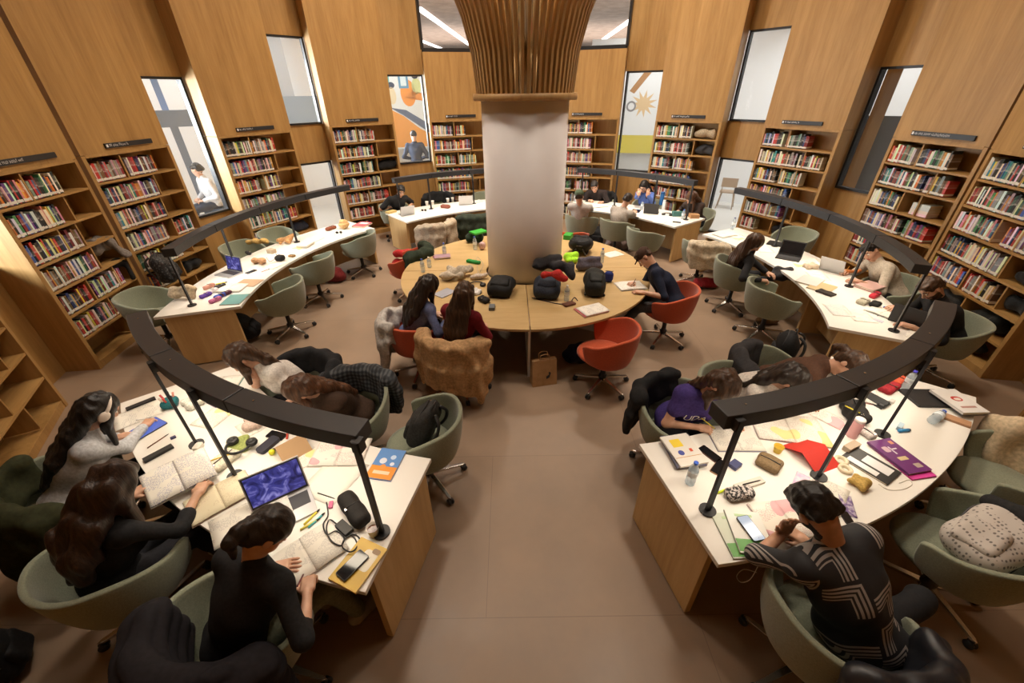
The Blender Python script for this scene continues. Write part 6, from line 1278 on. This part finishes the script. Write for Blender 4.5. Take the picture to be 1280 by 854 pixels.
def garments():
    C = {o['label']: o for o in COL.objects if 'label' in o and o.name.startswith('swivel_chair')}
    def on(words, **kw):
        o = [C[k] for k in C if words in k][0]; d = D_(o.rotation_euler[2])+90; return o.location, d
    def dr(label, words, col, name='jacket', **kw): l, a = on(words); return drape(name, label, name, l, a, col, **kw)
    dr('olive green bomber jacket hung on chair of the headphone woman', 'olive jacket', (.035,.038,.016), u0=-.35, u1=.75, drop=.44, puff=.012, sleeves=((.2,.5,1),), amp=.016)
    dr('black quilted puffer jacket over the chair at the bottom', 'black puffer', (.014,.012,.015), u0=-.42, u1=.62, drop=.52, puff=.022, sleeves=((-.3,.60,-1),(.2,.55,1)), amp=.016, quilt=.014)
    dr('black jacket on the chair behind the girl in white', 'behind the girl in white', (.014,.014,.016), u0=-.5, u1=.6, drop=.4, puff=.008, sleeves=((.1,.5,1),))
    dr('dark blue plaid coat over the chair at the left desk', 'plaid jacket', (.03,.035,.042), u0=-.3, u1=.8, drop=.42, puff=.012, sleeves=((.5,.5,1),), pattern=mat('plaid_wool', rough=.9, build=plaid_build))
    dr('black cardigan over the chair behind the violet T-shirt', 'black cardigan', (.012,.012,.013), 'cardigan', u0=-.28, u1=.48, drop=.50, puff=.004)
    dr('black leather jacket slung on chair of the striped man', 'striped black shirt', (.013,.014,.018), u0=.02, u1=.82, drop=.42, puff=.004, sleeves=((.5,.5,1),), pattern=mat('black_leather', (.014,.015,.02), .38))
    dr('light grey coat hanging from the orange chair', 'grey coat', (.47,.44,.41), 'coat', u0=-.80, u1=.05, drop=.52, puff=.002, sleeves=((-.15,.66,1),), amp=.018)
    dr('tan wool coat hanging over orange chair back', 'tan coat', (.47,.29,.145), 'coat', u0=-.62, u1=.62, drop=.58, puff=.006, sleeves=((-.42,.66,-1),(.32,.70,1)), amp=.016)
    dr('dark green jacket over the orange chair left of round table', 'dark jacket at left', (.02,.03,.018), u0=-.5, u1=.5, drop=.35, puff=.02)
    dr('pale towel-like wrap over the far right chair back', 'pale towel', (.52,.44,.32), 'wrap', u0=-.1, u1=.75, drop=.36, puff=.006, sheen=.3)
    dr('beige jacket hung on left half of the back left chair', 'beige jackets', (.38,.31,.23), u0=-.75, u1=-.05, drop=.46, puff=.006, vox=.015); dr('beige coat hung on right half of the back left chair', 'beige jackets', (.46,.38,.28), 'coat', u0=.05, u1=.75, drop=.52, puff=.006, vox=.015)
    dr('dark green coat on the chair beside the column, back left', 'hung with dark coats', (.035,.045,.03), 'coat', u0=-.7, u1=.7, drop=.40, puff=.015, vox=.015); dr('black jacket on the chair behind the back left desk', 'black jacket behind', (.012,.012,.013), u0=-.6, u1=.6, drop=.4, puff=.012, vox=.015)
    dr('black jacket on the chair of the dark student right of column', 'dark student right', (.012,.012,.013), u0=-.6, u1=.6, drop=.4, puff=.012, vox=.015)
    dr('brown jacket over the chair of the student in brown top', 'behind the brown ponytail', (.03,.028,.03), u0=-.3, u1=.7, drop=.35, puff=.006)
    l, a = on('fluffy cream'); dr('fluffy cream fleece jacket thrown over chair at right edge', 'fluffy cream', (.56,.44,.29), 'fleece_jacket', u0=-.55, u1=.75, drop=.34, inner=.36, puff=.03, sleeves=((.2,.45,-1),), amp=.02, sheen=.5)
    # packs on chairs
    l, a = on('dark grey backpack'); d = V(math.cos(R_(a)),math.sin(R_(a)),0)
    backpack('dark grey backpack propped on the chair by left desk corner', V(l[0],l[1],.49)-d*.04, a, (.035,.034,.033), (.30,.17,.44), (22,0))
    mw = mat('white_print_canvas', rough=.75, build=dots_build); l, a = on('white patterned'); d = V(math.cos(R_(a)),math.sin(R_(a)),0)
    e = backpack('white backpack with small black print lying on chair, bottom right', V(l[0],l[1],.50)-d*.05, a+65, (.5,.5,.5), (.31,.17,.46), (62,14), mt=mw, pocket=mw, vox=.010)
    R0 = rotm(0,0,R_(a+65-90))@rotm(R_(62),R_(14),0); b = MB(); b.box(R0@V(.03,.105,-.02), (.10,.004,.05), R0); b.mi = 1; b.box(R0@V(.03,.1075,-.02), (.085,.002,.035), R0); b.build('badge', [M_plastic, plain('badge_pale',(.5,.46,.42))], e)
    S = SDF(); S.chain([R0@V(-.15,-.03,.0), R0@V(-.06,.02,.21), R0@V(.10,.02,.20)], [.05,.055,.05], .04); S.build('dark_top_panel', .011, cloth('pack_dark',(.02,.02,.021)), e)
    backpack('black backpack hanging on the chair behind brown ponytail', at(975,452,.40), 150, (.013,.013,.014), (.30,.18,.40), (4,0)); l, a = on('with backpack'); d = V(math.cos(R_(a)),math.sin(R_(a)),0)
    backpack('black patterned backpack on the chair at near left desk', at(214,352,.56), a, (.018,.018,.02), (.34,.2,.46), (10,0), mt=mat('leaf_print_black', rough=.6, build=noise_build((.01,.01,.011),(.09,.09,.09), 45., .2, lo=.55, hi=.6)))
    # bags on the floor
    backpack('black backpack on the floor by the near end of long left desk', at(312,424,0), 20, (.013,.014,.016), (.32,.2,.42), (30,0)); blob('dark red bag on the floor under long left desk', at(420,352,0), [((-.10,0,.10),(.10,0,.10),.11),((-.08,0,.2),(.08,0,.2),.07)], (.16,.015,.015), 'shoulder_bag', 'bag', amp=.012)
    blob('red carrier bag on the floor by the orange chair at left', at(508,338,0), [((-.14,0,.12),(.14,0,.12),.12),((-.13,0,.34),(.13,0,.34),.08)], (.42,.02,.02), 'carrier_bag', 'bag', amp=.012)
    blob('navy bag on the floor behind the empty orange chair', at(722,452,0), [((-.10,0,.10),(.10,0,.10),.10),((-.06,0,.2),(.06,0,.22),.07)], (.014,.018,.06), 'gym_bag', 'bag', amp=.012); blob('red bag on floor under the chair with pale towel', at(880,360,0), [((-.14,0,.08),(.14,0,.08),.085)], (.34,.02,.03), 'shoulder_bag', 'bag', amp=.012)
    blob('pinkish grey rucksack on the floor under back right desk', at(772,312,0), [((-.16,0,.12),(.16,0,.12),.12),((-.1,0,.26),(.1,0,.26),.08)], (.28,.21,.19), 'rucksack', 'bag', amp=.014); backpack('black backpack on the floor near back right desk', at(745,306,0), 250, (.013,.013,.014), (.32,.2,.42), (8,0), vox=.014)
    backpack('black backpack with long strap on the floor, bottom left', at(8,842,0), 40, (.012,.012,.013), (.30,.2,.42), (10,0)); blob('brown ankle boots bag on the floor by the right desk', at(958,405,0), [((-.10,0,.06),(.10,0,.06),.06)], (.16,.085,.03), 'shoe_bag', 'bag')
    # coats and bags left on the shelves: (bay, x along the bay, row counted from the top, ...)
    def shelf(bid, fx, row, label, prims, col, name='bag', cat='bag', **kw):
        for (b_, a0, a1, zt, pl) in BAYS:
            if b_ == bid:
                p, rz, w = bay_frame(a0, a1); pitch = (zt-.10)/7; q = rotm(0,0,rz)@V((fx-.5)*(w-.1),.15,0)+p; z = zt-pitch*(row+1)+.015; R0 = rotm(0,0,rz)
                blob(label, V(q[0],q[1],z), [(R0@V(*u[0]),R0@V(*u[1]),*u[2:]) for u in prims], col, name, cat, vox=.013, **kw)
    big = [((-.14,0,.06),(.14,0,.06),.07),((-.08,-.02,.13),(.08,0,.14),.06)]; low = [((-.18,0,.06),(.18,0,.06),.065),((-.1,-.03,.11),(.14,-.02,.10),.06)]
    shelf('L1', .84, 3, 'grey jacket stuffed on the fourth shelf row under first left sign', big+[((.1,-.1,.12),(.12,-.2,-.1),.05)], (.20,.17,.15), 'jacket', 'jacket', amp=.018); shelf('L1', .84, 4, 'black scarf hanging on the fifth row under first left sign', [((-.05,-.02,.1),(.1,-.06,.12),.06),((.1,-.15,.1),(.08,-.17,-.12),.03)], (.014,.013,.013), 'scarf', 'scarf')
    shelf('L2', .70, 5, 'black coat on the sixth row under second left sign', low, (.014,.014,.015), 'coat', 'coat', amp=.018); shelf('L3', .80, 5, 'navy bag on the lower shelf under third left sign', big, (.02,.025,.045)); shelf('L4', .82, 2, 'black bag on the third row under fourth left sign', big+[((-.2,0,.08),(.2,0,.1),.07)], (.010,.010,.011))
    shelf('R4', .80, 0, 'cream jacket on the top row under fourth right sign', low, (.45,.36,.25), 'jacket', 'jacket', amp=.018); shelf('R4', .84, 1, 'black and white scarf on second row under fourth right sign', big, (.05,.05,.055), 'scarf', 'scarf', amp=.018); shelf('R4', .80, 5, 'pale bag on the sixth row under fourth right sign', big, (.45,.40,.36)); shelf('R3', .66, 5, 'black coat on the sixth row under third right sign', low, (.014,.014,.016), 'coat', 'coat', amp=.018)
    shelf('R1', .86, 3, 'black hat on the fourth row at the right edge', low, (.012,.012,.013), 'hat', 'hat'); shelf('R1', .84, 4, 'black jacket on the fifth row at the right edge', low, (.014,.015,.016), 'jacket', 'jacket', amp=.018); shelf('R1', .72, 5, 'large dark coat on the sixth row at the right edge', low+[((-.1,-.05,.1),(.15,-.06,.16),.08)], (.013,.015,.014), 'coat', 'coat', amp=.02); shelf('R1', .30, 5, 'dark grey jacket on the sixth row, left half, right edge bookcase', low, (.03,.03,.03), 'jacket', 'jacket', amp=.018); shelf('R1', .66, 6, 'black bag with white print on the bottom row at right edge', low, (.012,.012,.013))
def plaid_build(nt, b):
    w1 = N(nt, 'ShaderNodeTexWave', i_Scale=9.); w2 = N(nt, 'ShaderNodeTexWave', i_Scale=9., bands_direction='Z'); v = coord(nt); L(nt, v, w1.inputs['Vector']); L(nt, v, w2.inputs['Vector']); m = N(nt, 'ShaderNodeMath', operation='MULTIPLY_ADD'); L(nt, w1.outputs['Fac'], m.inputs[0]); m.inputs[1].default_value = .5; h = N(nt, 'ShaderNodeMath', operation='MULTIPLY'); L(nt, w2.outputs['Fac'], h.inputs[0]); h.inputs[1].default_value = .5; L(nt, h.outputs[0], m.inputs[2])
    r = ramp(nt, [(.2,(.012,.013,.016)),(.5,(.03,.035,.042)),(.85,(.085,.09,.095))]); L(nt, m.outputs[0], r.inputs['Fac']); L(nt, r.outputs['Color'], b.inputs['Base Color'])
def dots_build(nt, b):
    v = coord(nt, 'Object', (48,48,30)); vo = N(nt, 'ShaderNodeTexVoronoi', i_Scale=1., i_Randomness=.35); L(nt, v, vo.inputs['Vector']); r = ramp(nt, [(.24,(.16,.14,.13)),(.34,(.52,.47,.43))]); L(nt, vo.outputs['Distance'], r.inputs['Fac']); L(nt, r.outputs['Color'], b.inputs['Base Color'])
long_left(); long_right(); back_desks(); round_things(); garments()
# ---------------------------------------------------------------- beyond the windows
def cylpt(px, R0, z=None):
    d = ray(*px); a_ = d[0]**2+d[1]**2; b_ = -2*(d[0]*CX+d[1]*CY); c_ = CX*CX+CY*CY-R0*R0; q = V(0,0,CAMH)+d*((-b_+math.sqrt(b_*b_-4*a_*c_))/(2*a_))
    if z is not None: q[2] = z
    return q
def outside():
    def facing(e_px, R0, z): p = cylpt(e_px, R0, z); return p, math.atan2(p[1], p[0])-PI/2
    def wallpanel(a, r, z0, z1, w, c, name='trim_1', m=None, off=0): rot = rotm(0,0,R_(a-90)); b = MB(); b.box(pol(r,a,(z0+z1)/2), (w,.03,z1-z0), rot); o = b.build(name, m or cov(c,.7), kind='structure'); return o
    # painted wall behind the fourth-left window: flat shapes of a mural
    o, rz = facing((508,140), 8.9, 0); e = empty('mural', o, rz, 'bright painted mural of orange slides and plants behind a window', 'mural'); b = MB(); b.box((0,.06,2.7), (3.4,.06,2.4)); b.build('board', cov((.70,.74,.74)), e)
    def shape(pts, c, n, z=.028): b = MB(); vs = [(x,z,y) for x,y in pts]+[(x,.03,y) for x,y in pts]; k = len(pts); b.add(vs, [tuple(range(k)), tuple(range(2*k-1,k-1,-1))]+[(i,i+k,(i+1)%k+k,(i+1)%k) for i in range(k)]); b.build(n, cov(c), e)
    cs = lambda cx,cy,rx,ry,n=18: [(cx+rx*math.cos(2*PI*i/n), cy+ry*math.sin(2*PI*i/n)) for i in range(n)]
    shape([(-.95,2.55),(-.5,2.60),(-.1,2.4),(.35,2.05),(.75,1.85),(.75,1.55),(-.95,1.55)], (.75,.33,.08), 'painted_slide'); shape([(-.45,2.62),(.0,2.55),(.75,2.1),(.75,1.85),(.3,2.15),(-.1,2.42)], (.10,.14,.22), 'painted_slope', .024); shape(cs(-.62,3.45,.26,.5), (.10,.42,.40), 'painted_leaf'); shape(cs(.12,2.98,.22,.34), (.80,.30,.06), 'painted_blob'); shape([(.0,2.85),(.55,2.78),(.60,2.95),(.25,3.05)], (.78,.30,.07), 'painted_seat'); shape(cs(-.35,2.92,.12,.22), (.72,.62,.42), 'painted_figure'); shape(cs(-.35,3.18,.11,.08), (.04,.06,.10), 'painted_hair'); shape(cs(.38,3.15,.14,.2), (.62,.66,.32), 'painted_figure'); shape(cs(.36,3.4,.09,.07), (.04,.05,.08), 'painted_hair', .022); shape([(-.12,3.1),(.16,3.1),(.16,3.6),(-.12,3.6)], (.12,.30,.46), 'painted_frame', .026); shape([(-.06,3.16),(.10,3.16),(.10,3.54),(-.06,3.54)], (.62,.74,.78), 'painted_frame_inside', .02)
    # poster wall seen through the window right of the column
    o, rz = facing((802,140), 8.9, 0); e = empty('mural', o, rz, 'white wall with painted tan splash behind the right back window', 'mural'); b = MB(); b.box((0,.06,3.0), (3.2,.06,2.4)); b.build('board', cov((.74,.75,.75)), e); b = MB(); b.box((0,.06,1.55), (3.2,.06,.5)); b.build('yellow_band', cov((.62,.52,.08)), e)
    st = []; 
    for i in range(22): r = .36 if i % 2 else .16; st.append((.02+r*1.1*math.cos(2*PI*i/22), 2.62+r*math.sin(2*PI*i/22)))
    shape(st, (.66,.47,.26), 'painted_splash'); shape([(-.42,2.95),(-.28,2.88),(.22,3.5),(.10,3.62)], (.40,.20,.08), 'painted_bar'); shape(cs(-.32,2.56,.14,.14), (.25,.25,.26), 'painted_ring', .022); shape(cs(-.32,2.56,.09,.09), (.74,.74,.74), 'painted_ring_inside', .018)
    # ordinary chairs and tables of the gallery
    M_seatw = plain('gallery_seat', (.42,.30,.20), .5)
    def gchair(label, p, rz):
        e = empty('gallery_chair', p, rz, label, 'chair', 'chairs of the gallery beyond the windows')
        b = MB(); b.rbox((0,0,.45), (.42,.40,.03), .06); b.build('seat', M_seatw, e); b = MB(); b.rbox((0,.19,.72), (.40,.03,.24), .01); b.build('backrest', M_seatw, e)
        for sx in (-1,1):
            for sy in (-1,1): b = MB(); b.smooth = True; b.tube([(sx*.16,sy*.15,.44),(sx*.21,sy*.21,0)], [.016,.012], 8); b.build('leg', M_seatw, e)
            b = MB(); b.smooth = True; b.tube([(sx*.16,.17,.45),(sx*.17,.20,.80)], .011, 8); b.build('back_post', M_seatw, e)
    def gtable(label, p, rz):
        e = empty('gallery_table', p, rz, label, 'table', 'tables of the gallery beyond the windows'); b = MB(); b.rbox((0,0,.735), (1.2,.7,.03), .03); b.build('top', M_white, e)
        for sx in (-1,1):
            for sy in (-1,1): b = MB(); b.smooth = True; b.tube([(sx*.45,sy*.25,.72),(sx*.54,sy*.30,0)], [.022,.015], 8); b.build('leg', M_seatw, e)
    def fl(px, z=.012): q = at(px[0], px[1], z); q[2] = .012; return q
    gtable('white table beyond the low right window', fl((917,212),.75), .3); gchair('wooden chair beyond the low right window', fl((910,240),.45), 2.6); gtable('white table beyond the low left window', fl((396,214),.75), .8); gchair('wooden chair beyond the low left window', fl((408,228),.45), .6)
    gtable('white table beyond the window right of the column', fl((800,182),.75), .4); gchair('wooden chair beyond the window right of the column', fl((788,190),.45), .9)
    # dark partition and frames beyond the far right window, grey posts beyond the left one
    def slab(name, px, R0, z0, z1, w, c, m=None): p, rz = facing(px, R0, (z0+z1)/2); b = MB(); b.box((0,0,0), (w,.05,z1-z0)); o = b.build(name, m or cov(c,.7), kind='structure'); o.location = tuple(p); o.rotation_euler = (0,0,rz)
    slab('trim_2', (1115,200), 7.6, 0, 2.50, 1.5, (.035,.04,.045)); slab('trim_3', (1078,190), 6.5, 0, 4.4, .20, (.3,.2,.1), M_oak); slab('trim_4', (220,180), 8.0, 2.45, 2.75, 2.2, (.16,.20,.27)); slab('trim_5', (240,215), 8.0, 0, 2.5, .14, (.16,.20,.27)); slab('trim_6', (200,120), 8.6, 2.6, 5.0, .12, (.16,.22,.34)); slab('trim_7', (375,140), 8.4, 2.2, 2.95, 1.2, (.25,.31,.38)); slab('trim_8', (352,110), 8.6, 2.0, 5.4, .5, (.42,.45,.49))
    person('person in white shirt sitting beyond the tall left window', (0,0), 235, head_px=(246,212), gaze=pol(7.0,150,.9), hR=7.4, sex='m', hair='short', hc=BLACKH, top=(.62,.62,.64), legs=(.04,.05,.08), L_=.7, vox=.02)
    def stool(px, R0, az, label, c): 
        d = ray(*px); a_ = d[0]**2+d[1]**2; b_ = -2*(d[0]*CX+d[1]*CY); c_ = CX*CX+CY*CY-R0*R0; h = V(0,0,CAMH)+d*((-b_+math.sqrt(b_*b_-4*a_*c_))/(2*a_)); z = h[2]-.68-.10
        b = MB(); b.rbox((0,0,z/2), (.40,.40,z), .05); o = b.build('stool', cov(c)); o.location = (h[0]-.1*math.cos(R_(az)), h[1]-.1*math.sin(R_(az)), .012); tag(o, label, 'stool')
    stool((246,212), 7.4, 235, 'dark block stool beyond the tall left window', (.06,.08,.12))
    person('person in dark shirt seen from behind through mural window', (0,0), 100, head_px=(517,170), gaze=pol(9,112,1.0), hR=7.2, sex='m', hair='short', hc=BLACKH, top=(.035,.045,.075), legs=(.04,.05,.08), L_=.7, vox=.02)
    stool((517,170), 7.2, 100, 'high block stool under the person before the mural', (.25,.2,.15))
outside()
